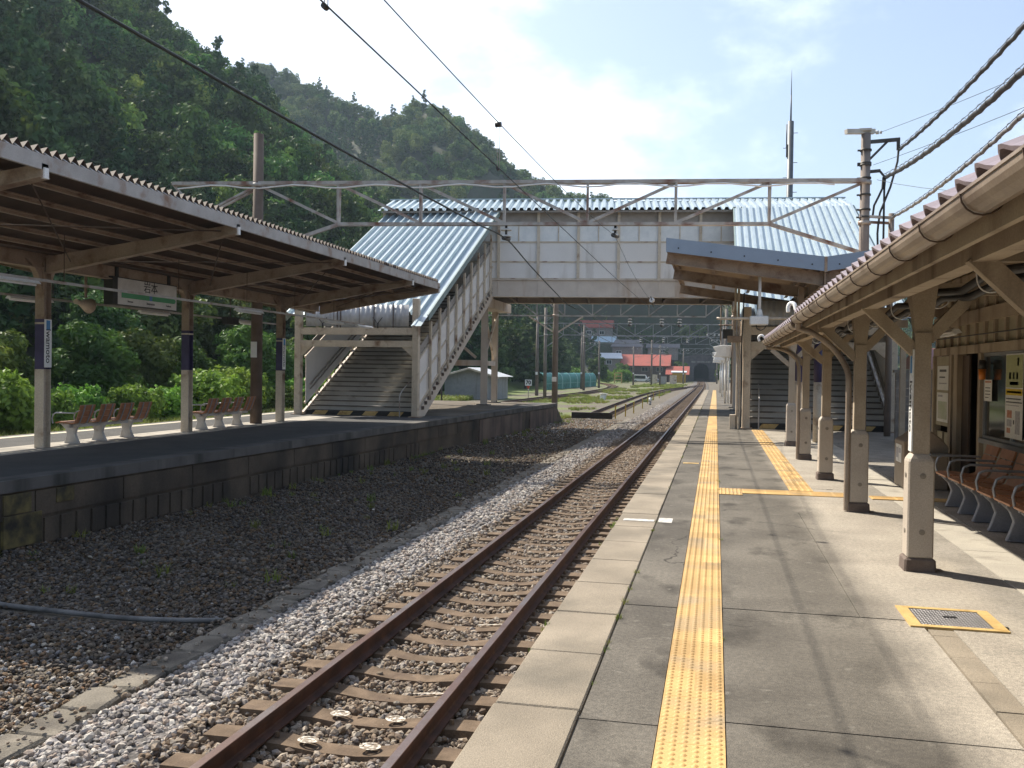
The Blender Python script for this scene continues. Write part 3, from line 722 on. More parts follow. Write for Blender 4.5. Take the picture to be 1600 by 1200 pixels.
# white folded end flaps in every rib of the eave
mb = MB(); k = int((CY1-CY0)/.178)
for i in range(k):
    y0 = CY0+i*.178; zb = EZ+.012
    mb.add([(EX-.13,y0+.018,zb+.125),(EX+.085,y0+.10,zb-.005),(EX-.13,y0+.158,zb+.125),(EX-.13,y0+.018,zb+.117),(EX+.085,y0+.10,zb-.013),(EX-.13,y0+.158,zb+.117)],[(0,1,2),(5,4,3),(0,2,5,3),(0,3,4,1),(1,4,5,2)])
mb.build('eave_flap', WHITE, cy)
for (x, nm) in ((EX+.03,1),(EXL-.03,-1)):
    mb = MB(); s = nm
    mb.prism([(s*0,-.20),(s*.05,-.20),(s*.05,0),(0,0)] if s > 0 else [(-.05,-.20),(0,-.20),(0,0),(-.05,0)], (x,CY0,EZ+.01),(x,CY1,EZ+.01)); mb.build('eave_fascia', FASCIA, cy)
for y in lst:
    mb = MB(); mb.box((EX+.045,y-.04,EZ-.30),(EX+.105,y+.04,EZ-.16)); mb.build('fascia_bracket', WHITE, cy)
mb = MB(); 
for i in range(10):
    t0 = i/10; x = VX+(EX-VX)*t0
mb.beam((VX,CY1-.02,VZ+.12),(EX+.05,CY1-.02,EZ-.08),.05,.2); mb.beam((VX,CY1-.02,VZ+.12),(EXL,CY1-.02,EZ-.08),.05,.2); mb.build('gable_fascia', CREAM2, cy)

# light rails and fluorescent lamps
def light_rail(x, z, y0, y1, label):
    t = empty('light_rail', (x,y0,z), label, 'light rail', 'lamp rails under the left canopy')
    mb = MB(); mb.box((x-.02,y0,z-.02),(x+.02,y1,z+.025)); mb.build('conduit', FASCIA, t)
    for y in (11,14,17.5,20.4,23,25.6,27.6):
        mb = MB(); mb.cyl((x,y,z+.02),(x,y,zf(x)-.1 if x > VX else zr(x)-.1),.008,n=6); mb.build('hanger_rod', SOFFIT, t)
    return t
light_rail(-11.1, 3.04, 9.8, 28.0, 'front light rail hanging on rods under the left canopy')
light_rail(-14.15, 3.04, 9.8, 28.0, 'rear light rail behind the hanging station sign')
def lamp(x, y, z, label, group='fluorescent lamps under the left canopy', along=(0,1,0), L_=1.25):
    t = empty('fluorescent_lamp', (x,y,z), label, 'lamp', group); a = Vector(along)
    p = Vector((x,y,z)); q = p+a*L_
    mb = MB(); mb.prism([(-.03,0),(-.075,-.05),(-.07,-.055),(.07,-.055),(.075,-.05),(.03,0)], p, q); mb.build('housing', WHITE, t)
    mb = MB(); mb.cyl(p+a*.03+Vector((0,0,-.075)), q-a*.03+Vector((0,0,-.075)), .016, n=8); mb.build('tube', mat('lamp_tube_white', (.8,.8,.8), (.78,.78,.78), 3, .3) if 'lamp_tube_white' not in bpy.data.materials else bpy.data.materials['lamp_tube_white'], t)
    return t
wh = ['beside the first visible column','in front of the second column','beside the third column','at the stair end']
for i, y in enumerate((12.1,19.9,25.0)): lamp(-11.1, y, 3.02, 'fluorescent lamp on the front light rail '+wh[i])
lamp(-11.1, 27.4, 3.02, 'fluorescent lamp at the stair end of the front light rail')
for i, y in enumerate((16.2,20.6,25.6)): lamp(-14.15, y, 3.02, 'fluorescent lamp on the rear light rail, '+('left of the station sign','right of the station sign','beside the brown pole')[i])
# hanging station name sign
sg = empty('station_sign', (-12.75,18.6,3.2), 'white hanging station name sign with green band under the left canopy', 'sign')
mb = MB(); mb.box((-12.86,17.45,2.93),(-12.64,19.85,3.54)); mb.build('sign_case', BLACK, sg)
mb = MB(); mb.box((-12.638,17.62,2.95),(-12.632,19.83,3.52)); mb.build('sign_face', mat('dirty_sign_face', (.62,.60,.56), (.48,.45,.42), 2.5, .35), sg)
mb = MB(); mb.box((-12.631,17.74,3.10),(-12.628,18.75,3.21)); mb.box((-12.631,18.86,3.10),(-12.628,19.74,3.21)); mb.add([(-12.628,19.74,3.10),(-12.628,19.80,3.155),(-12.628,19.74,3.21)],[(0,1,2)]); mb.build('green_band', mat('green_band_paint', (.03,.28,.10), (.03,.24,.09), 3, .4), sg)
mb = MB(); mb.box((-12.631,18.755,3.10),(-12.628,18.855,3.21)); mb.build('blue_square', mat('blue_square_paint', (.05,.18,.42), (.05,.16,.38), 3, .4), sg)
mb = MB(); text(mb, '岩本', .27, (-12.63,18.8,3.375), (0,1,0), (0,0,1)); 
text(mb, 'Iwamoto', .085, (-12.63,18.8,3.03), (0,1,0), (0,0,1)); text(mb, 'Numata', .06, (-12.63,18.05,3.03), (0,1,0), (0,0,1)); text(mb, 'Tsukuda', .06, (-12.63,19.5,3.03), (0,1,0), (0,0,1))
mb.build('lettering', BLACK, sg)
for y in (17.7, 19.65):
    mb = MB(); mb.box((-12.79,y-.05,3.54),(-12.71,y+.05,3.95)); mb.build('hanger', BLACK, sg)
# name plates on columns (reading downwards)
def name_plate(c, label, h=.85, w=.145, face='+X', group=None, words='Iwamoto'):
    x, y, z = c
    t = empty('station_name_plate', (x,y,z), label, 'name plate', group)
    s = 1 if face == '+X' else -1
    mb = MB(); mb.box((min(x,x+s*.012),y-w/2,z-h/2),(max(x,x+s*.012),y+w/2,z+h/2)); mb.build('plate', WHITE, t)
    mb = MB(); fx = x+s*.0125
    mb.box((min(fx,fx+s*.001),y-w*.28,z+h/2-.20),(max(fx,fx+s*.001),y+w*.28,z+h/2-.02)); mb.build('blue_block', mat('plate_blue', (.03,.22,.50), None, 3, .4) if 'plate_blue' not in bpy.data.materials else bpy.data.materials['plate_blue'], t)
    mb = MB()
    text(mb, words, w*.98, (fx, y, z-.05), (0,0,-1), (0,s,0), .001, bold=.002); mb.build('lettering', BLACK, t)
    return t
name_plate((-12.645,15.5,2.03), 'narrow vertical station name plate on the first column of the left canopy', h=.93, w=.19, group=None)
name_plate((-12.645,25.5,2.03), 'narrow vertical station name plate on the column nearest the left staircase', h=.93, w=.19)
# speakers, camera and clock-like box hanging under the canopy
t = empty('platform_loudspeaker', (-13.6,18.0,2.9), 'beige loudspeaker hanging on a pipe left of the station sign', 'loudspeaker')
mb = MB(); mb.cyl((-13.6,17.85,3.1),(-13.6,17.85,3.75),.03,n=8); mb.cyl((-13.6,17.3,3.72),(-13.6,17.85,3.72),.03,n=8); mb.build('bracket', CREAM2, t)
mb = MB(); mb.cyl((-13.6,17.65,2.98),(-13.6,17.98,2.93),.05,.17,n=14); mb.cyl((-13.6,17.52,3.0),(-13.6,17.65,2.98),.06,.05,n=12); mb.build('horn', CREAM, t)
t = empty('departure_board', (-13.4,24.,2.95), 'small dark box hanging beside the brown pole', 'display box')
mb = MB(); mb.box((-13.5,23.4,2.82),(-13.3,24.0,3.02)); mb.build('case', BLACK, t); mb = MB(); mb.cyl((-13.4,23.7,3.02),(-13.4,23.7,3.8),.015,n=6); mb.build('rod', SOFFIT, t)

# ---------------------------------------------------------------- benches
def seat_unit(t, y, w, s, wood):
    """one seat of slatted wood; s=+1 faces -X (back towards +X)"""
    prof = [(-.30*s,.415),(-.22*s,.435),(-.05*s,.425),(.10*s,.405),(.17*s,.43),(.225*s,.55),(.275*s,.68),(.31*s,.80)]
    for nm, idx in (('seat', range(0,4)), ('backrest', range(4,7))):
        mb = MB()
        for i in idx:
            a = prof[i]; b = prof[i+1]
            d = Vector((b[0]-a[0],0,b[1]-a[1])); l = d.length; d.normalize(); n_ = Vector((-d.z,0,d.x))*s
            p = Vector((a[0],y,a[1]))+d*.006; q = Vector((b[0],y,b[1]))-d*.006
            th = n_*.022
            vs = []
            for c in (p,q):
                for dy in (-w/2,w/2):
                    vs += [c+Vector((0,dy,0)), c+Vector((0,dy,0))+th]
            mb.add(vs, [(0,2,3,1),(4,5,7,6),(0,4,6,2),(1,3,7,5),(0,1,5,4),(2,6,7,3)])
        mb.build(nm, wood, t)
    mb = MB()
    for dy in (-w*.25, w*.25):
        pts = [(a+.012*s, y+dy, z-.012) for a, z in prof]
        for a, b in zip(pts, pts[1:]): mb.beam(a, b, .03, .014)
    mb.build('seat_rib', CHROME, t)
def bench(name, loc, n, pitch, s, label, group, legm, legs, arm_at, w=.46):
    t = empty(name, (0,0,0), label, 'bench', group)
    for i in range(n): seat_unit(t, i*pitch, w, s, WOODS)
    mb = MB(); mb.box((-.03,-.25,.33),(.05,(n-1)*pitch+.25,.39)); mb.build('beam', legm, t)
    for y in legs:
        mb = MB()
        pts = [(-.17,0),(.19,0),(.13,.10),(.09,.2),(.12,.30),(.2,.40),(-.26,.41),(-.14,.30),(-.10,.2),(-.13,.10)]
        pts = [(a*s,b) for a,b in pts]; m = len(pts); hw = .035
        vs = [(a,y-hw,b) for a,b in pts]+[(a,y+hw,b) for a,b in pts]
        fs = [tuple(range(m)) , tuple(range(2*m-1,m-1,-1))]+[(i,m+i,m+(i+1)%m,(i+1)%m) for i in range(m)]
        if s > 0: fs = [f[::-1] for f in fs]
        mb.add(vs, fs); mb.cbox((0,y,.008),(.30,.10,.016)); mb.build('leg', legm, t, bevel=.008)
    for y in arm_at:
        mb = MB(); mb.tube([(-.27*s,y,.42),(-.29*s,y,.52),(-.26*s,y,.61),(-.20*s,y,.64),(.10*s,y,.64),(.235*s,y,.635)], .014, 8); mb.build('armrest', CHROME, t)
    t.location = loc; ROOT[t.name] = Vector(loc); return t
LEGW = mat('white_cast_leg', (.50,.48,.45), (.42,.40,.37), 4, .6, stain=(.25,.2,.16), sscale=4, samt=.3)
LEGG = mat('grey_cast_leg', (.26,.265,.29), (.22,.225,.25), 4, .5)
b1 = bench('platform_bench', (-12.95,16.7,0), 4, .66, 1, 'brown slatted four seat bench under the station sign, nearer to the camera', 'benches on the left platform', LEGW, (-.1,.66*1.15,.66*2.6), (-.33,.33,.99,1.65))
b2 = bench('platform_bench', (-12.95,21.6,0), 4, .66, 1, 'brown slatted four seat bench between the second column and the brown pole', 'benches on the left platform', LEGW, (-.1,.66*1.15,.66*2.6), (-.33,.33,.99,1.65))
b3 = bench('waiting_bench', (3.02,6.0,0), 11, .62, 1, 'long row of brown slatted seats with metal armrests along the station wall', None, LEGG, [i*.62+.31 for i in range(-1,11)], [i*.62-.31 for i in range(0,12)], w=.5)

# ---------------------------------------------------------------- overhead gantries
def truss_gantry(base_l, base_r, ztop, zbot, polesl, label, xs, half=.16, brace=True, ext_l=None, m=GALV, pole_m=CONCP, name='overhead_line_gantry', r=.16, midpole=None, kneez=.75, pole_top=None, sizes=.07, conduit=True):
    """xs: node X positions ; the truss line runs base_l -> base_r (x,y)"""
    (xl,yl),(xr,yr) = base_l, base_r
    def Y(x): return yl+(yr-yl)*(x-xl)/(xr-xl)
    t = empty(name, ((xl+xr)/2, (yl+yr)/2, -1.05), label, 'gantry', 'overhead line gantries')
    for (x, zt, z0, rad, mm) in polesl:
        mb = MB(); mb.cyl((x,Y(x),z0),(x,Y(x),zt),rad,rad*.82,16); p = mb.build('pole', mm, t)
        mb = MB()
        for zz in (ztop-.05, zbot+.02): mb.cyl((x,Y(x),zz-.05),(x,Y(x),zz+.05),rad*1.12,n=16)
        mb.build('pole_band', GALV, p)
    d = Vector((xr-xl, yr-yl, 0)).normalized(); nv = Vector((-d.y,d.x,0))*half
    s = sizes
    a = ext_l if ext_l is not None else xs[0]
    mb = MB()
    for o in (nv*.55, nv*-.55): mb.beam(Vector((a,Y(a),ztop))+o, Vector((xs[-1],Y(xs[-1]),ztop))+o, s, s)
    mb.build('top_chord', m, t)
    mb = MB(); lo = xs[1]; hi = xs[-2]
    for o in (nv*.3, nv*-.3): mb.beam(Vector((lo,Y(lo),zbot))+o, Vector((hi,Y(hi),zbot))+o, s*.9, s*.9)
    mb.build('bottom_chord', m, t)
    mid = len(xs)//2
    for i, x in enumerate(xs[1:-1], 1):
        mb = MB()
        for o in (nv, nv*-1): mb.beam(Vector((x,Y(x),ztop-s/2))+o*.6, Vector((x,Y(x),zbot+s/2))+o*.35, s*.65, s*.65, up=(0,1,0))
        mb.build('upright', m, t)
    for i in range(len(xs)-1):
        p, q = (xs[i], xs[i+1])
        mb = MB()
        if i < mid: A, B = (p, ztop-.03), (q, zbot+.03)
        else: A, B = (p, zbot+.03), (q, ztop-.03)
        mb.beam((A[0],Y(A[0])-.02,A[1]),(B[0],Y(B[0])-.02,B[1]), s*.8, s*.8); mb.build('diagonal', m, t)
    if brace:
        for (xn, xp) in ((xs[1], xs[0]),(xs[-2], xs[-1])):
            mb = MB(); mb.beam((xn,Y(xn),zbot),(xp,Y(xp),zbot-kneez), s, s); mb.build('knee_brace', m, t)
    return t, Y
def inv_x(px, D):  return (px-1118)/1474.7*D
GX = [-12.9,-10.55,-8.2,-5.85,-3.55,-1.15,1.35,3.85]
g1, GY = truss_gantry((-12.9,24.3),(3.85,26.4), 6.88, 5.72, [(-12.9,8.3,0,.17,POLEB),(3.85,8.15,0,.15,CONCP)], 'nearest lattice gantry carrying the overhead wires across the tracks', GX, ext_l=-15.4, kneez=.8, sizes=.095)
mb = MB(); pts = []
for i in range(0,40):
    x = -15.2+i*.48; pts.append((x, GY(x)-.13, 6.80+.05*math.cos(x*2*math.pi/2.35)*1.0-.03))
mb.tube(pts[:-1], .022, 6); mb.build('white_cable', WHITE, g1)
mb = MB()
for o in (-.1,.12): mb.beam((-12.9,GY(-12.9)+o,6.8),(-14.6,GY(-14.6)+o,5.95),.06,.06)
mb.beam((-14.6,GY(-14.6),5.95),(-15.4,GY(-15.4),6.85),.06,.06); mb.build('outer_brace', GALV, g1)
mb = MB(); mb.box((-12.99,24.12,1.9),(-12.80,24.13,2.35)); 
t = tag(mb.build('pole_number_plate', WHITE, origin=(-12.9,24.12,2.1)), 'small white number plate on the brown pole of the left platform', 'plate')
# insulators
def insulator(p, label, group='insulators on the overhead line', n=2, r=.13, h=.42, mats=(PORC, STEELD)):
    t = empty('insulator', p, label, 'insulator', group)
    x,y,z = p
    mb = MB()
    for i in range(n):
        zz = z-.07-i*(h/n)
        mb.lathe((x,y,zz), [(.02,0),(r*.55,-.012),(r,-.055),(r*.95,-.07),(r*.4,-.06),(.03,-.055)], 18)
    mb.build('disc', mats[0], t)
    mb = MB(); mb.cyl((x,y,z),(x,y,z-h),.035,n=10); mb.build('core', mats[1], t)
    mb = MB(); mb.cyl((x-.05,y-.14,z-h),(x+.05,y+.14,z-h),.06,n=10); mb.build('clamp', mats[1], t)
    return t
ax = -5.79; insulator((ax,GY(ax),5.68), 'double disc insulator under the gantry holding the leftmost wire', r=.16, h=.36)
mx = -2.78; insulator((mx,GY(mx),5.68), 'small insulator under the gantry holding the messenger wire', r=.09, h=.28)
def wire(pts, r, label, name='overhead_wire', m=WIRE, step=1.0, group='overhead wires', cat='wire'):
    mb = MB(); pp_ = smooth_path(pts, step); mb.tube(pp_, r, 6)
    return tag(mb.build(name, m, origin=pts[0]), label, cat, group)
def sag(p, q, s, k=12):
    p = Vector(p); q = Vector(q); return [p.lerp(q,i/k)-Vector((0,0,4*s*(i/k)*(1-i/k))) for i in range(k+1)]
wire(sag((-6.3,-14,5.5),(ax,GY(ax),5.32),.28,16)+sag((ax,GY(ax),5.32),(-6.9,43,4.80),.05,4)[1:]+sag((-6.9,43,4.8),(-7.3,78,5.1),.1,5)[1:], .021, 'thick leftmost overhead wire clamped to the double disc insulator')
cw = sag((-2.85,-14,4.30),(-2.80,GY(-2.8),4.27),.0,6)+[(-2.6,42.5,4.25),(-2.45,51,4.25),(-2.6,90,4.25),(-3.2,140,4.2)]
wire(cw, .007, 'contact wire hanging straight above the main track', step=4)
ms = sag((-2.9,-22,5.5),(mx,GY(mx),5.36),.66,18)+sag((mx,GY(mx),5.36),(-2.6,50,5.0),.55,8)[1:]+sag((-2.6,50,5.),(-2.8,90,5.3),.5,8)[1:]
wire(ms, .006, 'sagging messenger wire above the contact wire')
def near_z(y): 
    b = min(ms, key=lambda v: abs(v[1]-y)); return b[2]
for (y, lab) in ((11.85,'hanger clip with twin droppers between the wires, left of the bridge roof'),(6.35,'hanger clip with twin droppers between the wires near the top of the view')):
    z = near_z(y); t = empty('wire_dropper', (-2.85,y,z), lab, 'dropper', 'droppers between the overhead wires')
    mb = MB(); mb.cyl((-2.89,y-.0,z+.0),(-2.81,y,z),.035,n=12); mb.build('clip', STEELD, t)
    mb = MB()
    for dx in (-.022,.022): mb.cyl((-2.85+dx,y,z),(-2.84+dx*.6,y,4.30),.004,n=5)
    mb.build('rod', FASCIA, t)
    mb = MB(); mb.cyl((-2.85,y-.03,4.29),(-2.85,y+.03,4.29),.022,n=8); mb.build('wire_clamp', STEELD, t)
t = empty('tension_insulator', (-2.62,40,4.45), 'white disc insulator on the wire just below the bridge girder', 'insulator')
mb = MB(); mb.cyl((-2.64,38.4,4.62),(-2.60,38.5,4.60),.10,n=18); mb.build('disc', WHITE, t); mb = MB(); mb.cyl((-2.64,38.0,4.72),(-2.60,39.3,4.4),.02,n=8); mb.build('rod', STEELD, t)

# ---------------------------------------------------------------- footbridge
AX, AY, ANG = -9.6, 40.35, math.atan(.115)
BX = Matrix.Translation((AX,AY,0)) @ Matrix.Rotation(ANG, 4, 'Z')
FB = empty('footbridge', (-4.5,42,0), 'covered footbridge with pale panels and corrugated roofs spanning the tracks', 'footbridge')
U0, U1, BW = -5.3, 15.3, 3.9
ZB, ZG, ZR, ZW, ZT, ZE, ZK = 4.93, 5.68, 6.50, 7.38, 8.22, 8.72, 9.55
def bmb(): return MB(BX)
for v, nm in ((0,'front'),(BW,'back')):
    s = -1 if v == 0 else 1
    mb = bmb(); mb.box((U0,min(v,v+s*.02)-.06,ZB+.03),(U1,max(v,v+s*.02)+.06,ZG)); 
    mb.box((U0-.01,v-.17,ZB-.01),(U1+.01,v+.17,ZB+.028)); mb.box((U0,v-.15,ZG-.01),(U1,v+.15,ZG+.03))
    k = 0; u = 0
    while u < U1:
        mb.box((u-.012,v+s*.02+(-.09 if s<0 else 0),ZB+.03),(u+.012,v+s*.02+(0 if s<0 else .09),ZG-.012)); u += 1.78
    mb.build('girder', GIRDER, FB)
    mb = bmb(); mb.box((U0,v-.02,ZG+.03),(U1,v+.02,ZW)); mb.build('wall_panel', PANEL, FB)
    for z in (ZR, ZW, ZG+.06):
        mb = bmb(); mb.box((U0,v-.045+s*.012,z-.03),(U1,v+.045+s*.012,z+.03)); mb.build('side_rail', CREAM, FB)
    mb = bmb(); mb.box((U0,v-.012,ZW+.03),(U1,v+.012,ZT-.03)); mb.build('window', FROST, FB)
    mb = bmb(); mb.box((U0,v-.035,ZT-.03),(U1,v+.035,ZT+.02)); mb.build('window_rail', CREAM, FB)
    mb = bmb(); mb.box((U0,v-.02,ZT+.02),(U1,v+.02,ZE+.05)); mb.build('roof_band', BROWNST, FB)
    u = -5.3+1.3
    us = [-5.2] + [i*1.78 for i in range(-2,9)] + [15.2]
    for u in us:
        mb = bmb(); mb.box((u-.06,v-.06+s*.07,ZG+.02),(u+.06,v+.06+s*.07,ZE)); mb.build('wall_post', CREAM, FB)
    for u in [i*1.78+.89 for i in range(-2,8)]:
        mb = bmb(); mb.box((u-.02,v-.02+s*.03,ZW+.03),(u+.02,v+.02+s*.03,ZT-.03)); mb.build('window_mullion', CREAM, FB)
for u in (U0,U1):
    mb = bmb(); mb.box((u-.02,0,ZG),(u+.02,BW,ZE+.3)); mb.build('end_wall', PANEL, FB)
mb = bmb(); mb.box((U0,.08,ZB+.3),(U1,BW-.08,ZB+.5)); 
for i in range(12): mb.box((U0+.4+i*1.78-.06,.08,ZB+.03),(U0+.4+i*1.78+.06,BW-.08,ZB+.3))
mb.build('deck', SOFFIT, FB)
mb = bmb(); sl = Vector((0,BW/2+.5,ZK-ZE))
mb.corr((U0-.15,-.5,ZE),(1,0,0),sl,(0,-.3,1),U1-U0+.35,sl.length,.33,.11,'trap',.006)
s2 = Vector((0,-(BW/2+.5),ZK-ZE)); mb.corr((U0-.15,BW+.5,ZE),(1,0,0),s2,(0,.3,1),U1-U0+.35,s2.length,.33,.11,'trap',.006)
mb.build('bridge_roof', ZINC, FB, )
mb = bmb(); mb.box((U0-.15,BW/2-.12,ZK+.075),(U1+.2,BW/2+.12,ZK+.12)); mb.build('ridge_cap', ZINC, FB)
mb = bmb(); mb.box((U0,-.42,ZE-.08),(U1,-.34,ZE-.005)); mb.build('eave_rail', BROWNST, FB)

def stairs(x0, x1, yf, yt, zt, nm):
    """flight rising away from the camera between x0 and x1 (parallel to the track)"""
    n = 33; tr = (yt-yf)/n; rz = zt/(n)
    mb = MB()
    for i in range(1, n):
        y = yf+i*tr; z = (i+1)*rz
        mb.box((x0+.08,y+.004,z-.12-rz*.3),(x1-.08,y+.02,z-.002)); mb.box((x0+.08,y-.03,z-.045),(x1-.08,y+tr+.0,z))
    fl = mb.build('stair_flight', mat('stair_tread_concrete', (.50,.475,.43), (.42,.395,.36), 1.2, .8, stain=(.30,.27,.23), sscale=2, samt=.2) if 'stair_tread_concrete' not in bpy.data.materials else bpy.data.materials['stair_tread_concrete'], FB)
    mb = MB()
    for i in range(1, n): mb.box((x0+.1,yf+i*tr-.034,(i+1)*rz-.043),(x1-.1,yf+i*tr+.02,(i+1)*rz+.003))  # dark tone paints the shadow line under nosings; pale areas are wear
    mb.build('tread_nosing', mat('worn_shadow_nosing', (.10,.085,.07), (.42,.38,.33), 1.1, .4, lo=.52, hi=.66) if 'worn_shadow_nosing' not in bpy.data.materials else bpy.data.materials['worn_shadow_nosing'], fl)
    # slanting soffit under the steps so the flight is closed
    mb = MB(); mb.beam(((x0+x1)/2, yf+.3, .0),((x0+x1)/2, yt, zt-.3), x1-x0-.2, .03); mb.build('stair_soffit', SOFFIT, FB)
    # warning riser
    mb = MB(); mb.box((x0+.1,yf-.03,.0),(x1-.1,yf+tr,rz)); rb = mb.build('first_riser', BLACK, FB)
    mb = MB(); w = (x1-x0-.2)/4.3; h = rz
    for i in range(5):
        a = x0+.1+.25*w+i*w; b = a+w*.52; sk = w*.14
        if b+sk > x1-.1: b = x1-.1-sk
        if b <= a: continue
        mb.add([(a,yf-.036,.012),(b,yf-.036,.012),(b+sk,yf-.036,h-.01),(a+sk,yf-.036,h-.01),(a,yf-.029,.012),(b,yf-.029,.012),(b+sk,yf-.029,h-.01),(a+sk,yf-.029,h-.01)],[(0,1,2,3),(4,7,6,5),(0,4,5,1),(1,5,6,2),(2,6,7,3),(3,7,4,0)])
    mb.build('yellow_stripe', YELP, rb)
    sl = (zt)/(yt-yf)
    def zs(y): return (y-yf)*sl
    for x, s in ((x0,-1),(x1,1)):
        mb = MB(); up = Vector((0,-sl,1)).normalized()
        mb.prism([(-.04,-.34),(.04,-.34),(.04,.10),(-.04,.10)], (x,yf-.05,zs(yf-.05)+.02),(x,yt+.25,zs(yt+.25)+.02)); mb.build('stringer', GIRDER, FB)
        # stepped tread brackets with round bolts on the outer face
        mb = MB()
        for i in range(1, n):
            y = yf+i*tr; z = (i+1)*rz
            mb.box((x+s*.045-.004,y,z-.10),(x+s*.045+.004,y+tr*.9,z+.03))
            for dy in (.08,.22): mb.cyl((x+s*.05,y+dy,z-.03),(x+s*.075,y+dy,z-.03),.028,n=8)
        mb.build('tread_bracket', SOFFIT, FB)
        # solid side panel
        N_ = 10; y_a = yf+.12
        L_ = yt-y_a
        pan = MB(); 
        def par(mb, ya, yb, d0, d1, xa, xb):
            mb.add([(xa,ya,zs(ya)+d0),(xb,ya,zs(ya)+d0),(xb,yb,zs(yb)+d0),(xa,yb,zs(yb)+d0),(xa,ya,zs(ya)+d1),(xb,ya,zs(ya)+d1),(xb,yb,zs(yb)+d1),(xa,yb,zs(yb)+d1)],
                   [(0,3,2,1),(4,5,6,7),(0,1,5,4),(1,2,6,5),(2,3,7,6),(3,0,4,7)])
        par(pan, y_a, yt, .30, 1.95, x-.012, x+.012); pan.build('stair_side_panel', PANEL, FB)
        for d in (.34, 1.12, 1.95):
            mb = MB(); par(mb, y_a, yt, d-.03, d+.03, x-.03+s*.03, x+.03+s*.03); mb.build('side_rail', CREAM, FB)
        mb = MB(); par(mb, y_a, yt, 2.02, 2.30, x-.01, x+.01); mb.build('roof_band', BROWNST, FB)
        for i in range(1, N_):
            y = y_a+L_*i/N_
            mb = MB(); mb.box((x-.04+s*.07,y-.05,zs(y)-.05),(x+.04+s*.07,y+.05,min(zs(y)+2.72, ZT+.2))); mb.build('stair_post', CREAM, FB)
        mb = MB(); par(mb, yf+.3, yt, .88, .92, x-s*.10-.02, x-s*.10+.02); par(mb, yf+.3, yt, .72, .75, x-s*.10-.02, x-s*.10+.02); mb.build('handrail', BROWNST, FB)
    return zs, sl
stairs(-14.05,-9.9,29.9,40.9,5.45,'left')
stairs(.93,5.0,28.3,39.3,5.45,'right')
# landing joining the right flight to the bridge
mb = MB(); mb.box((.95,39.3,5.25),(5.0,42.6,5.43)); mb.box((-14.05,40.9,5.25),(-9.9,41.2,5.43)); mb.build('landing', SOFFIT, FB)
def stair_roof(x0, x1, y0, z0, y1, z1, nm):
    mb = MB(); V = Vector((0,y1-y0,z1-z0)); mb.corr((x0,y0,z0),(1,0,0),V,(0,-.5,1),x1-x0,V.length,.345 if x0 < 0 else .27,.12 if x0 < 0 else .11,'box' if x0 < 0 else 'trap',.006); mb.build('stair_roof', ZINC, FB)
    for x in (x0+.02,x1-.02):
        mb = MB(); mb.beam((x,y0,z0-.10),(x,y1,z1-.10),.05,.22); mb.build('barge_board', mat('roof_edge_green', (.24,.31,.30), (.2,.26,.25), 2, .5) if 'roof_edge_green' not in bpy.data.materials else bpy.data.materials['roof_edge_green'], FB)
    k = 7
    for i in range(k):
        f = (i+.5)/k; mb = MB(); mb.beam((x0+.1,y0+(y1-y0)*f,z0+(z1-z0)*f-.08),(x1-.1,y0+(y1-y0)*f,z0+(z1-z0)*f-.08),.08,.1,up=(0,0,1)); mb.build('roof_purlin', SOFFIT, FB)
stair_roof(-14.75,-9.5,29.82,3.47,40.1,8.74,'left')
mb = MB(); mb.corr((-9.85,29.0,3.05),(1,0,0),(0,.8,.41),(0,-.5,1),.35,.92,.345,.03,'box',.006); mb.build('roof_corner_sheet', ZINC, FB)
stair_roof(.62,5.55,28.3,3.2,41.0,8.78,'right')
# portal frames at the stair feet
def portal(x0, x1, y, zt, hp=.2):
    for x in (x0, x1):
        mb = MB(); mb.box((x-.11,y-.11,0),(x+.11,y+.11,zt)); mb.build('portal_post', CREAM, FB, bevel=.01)
        mb = MB(); mb.box((x-.19,y-.19,0),(x+.19,y+.19,.03)); mb.build('base_plate', CREAM2, FB)
    for (z, h) in ((2.36,.22),(2.78,.24)):
        mb = MB(); mb.box((x0+.11,y-.08,z),(x1-.11,y+.08,z+h)); mb.build('portal_lintel', CREAM, FB)
    for x, s in ((x0+.11,1),(x1-.11,-1)):
        mb = MB(); mb.add([(x,y-.05,2.36),(x+s*.38,y-.05,2.36),(x,y-.05,2.02),(x,y+.05,2.36),(x+s*.38,y+.05,2.36),(x,y+.05,2.02)],[(0,1,2),(3,5,4),(0,3,4,1),(1,4,5,2),(2,5,3,0)]); mb.build('haunch', CREAM, FB)
portal(-14.15,-9.88,29.66,4.0); portal(.89,4.95,28.15,3.6)
def gable(x0, x1, y, z0, z1):
    mb = MB(); w = x1-x0; c = .25
    mb.corr((x0+.15,y,z0+.04),(1,0,0),(0,0,1),(0,-1,0),w-.3,z1-z0-.1,.18,.03,'sin',.004); mb.build('gable_sheet', TRANSL, FB)
    for x in (x0+w*.33, x0+w*.36, x0+w*.66, x0+w*.83):
        mb = MB(); mb.box((x-.012,y-.06,z0),(x+.012,y-.035,z1)); mb.build('sheet_bar', SOFFIT, FB)
gable(-14.05,-10.0,29.66,3.02,3.86); gable(1.0,4.85,28.12,3.02,3.85)
for x in (-13.2,-11.2):
    mb = MB(); 
    for s in (-1,1): mb.cyl((x,29.5,3.15),(x+s*.17,29.48,3.36),.012,n=6)
    mb.cyl((x,29.5,3.0),(x,29.5,3.18),.03,n=8); mb.build('flood_lamp_bracket', STEELD, FB)
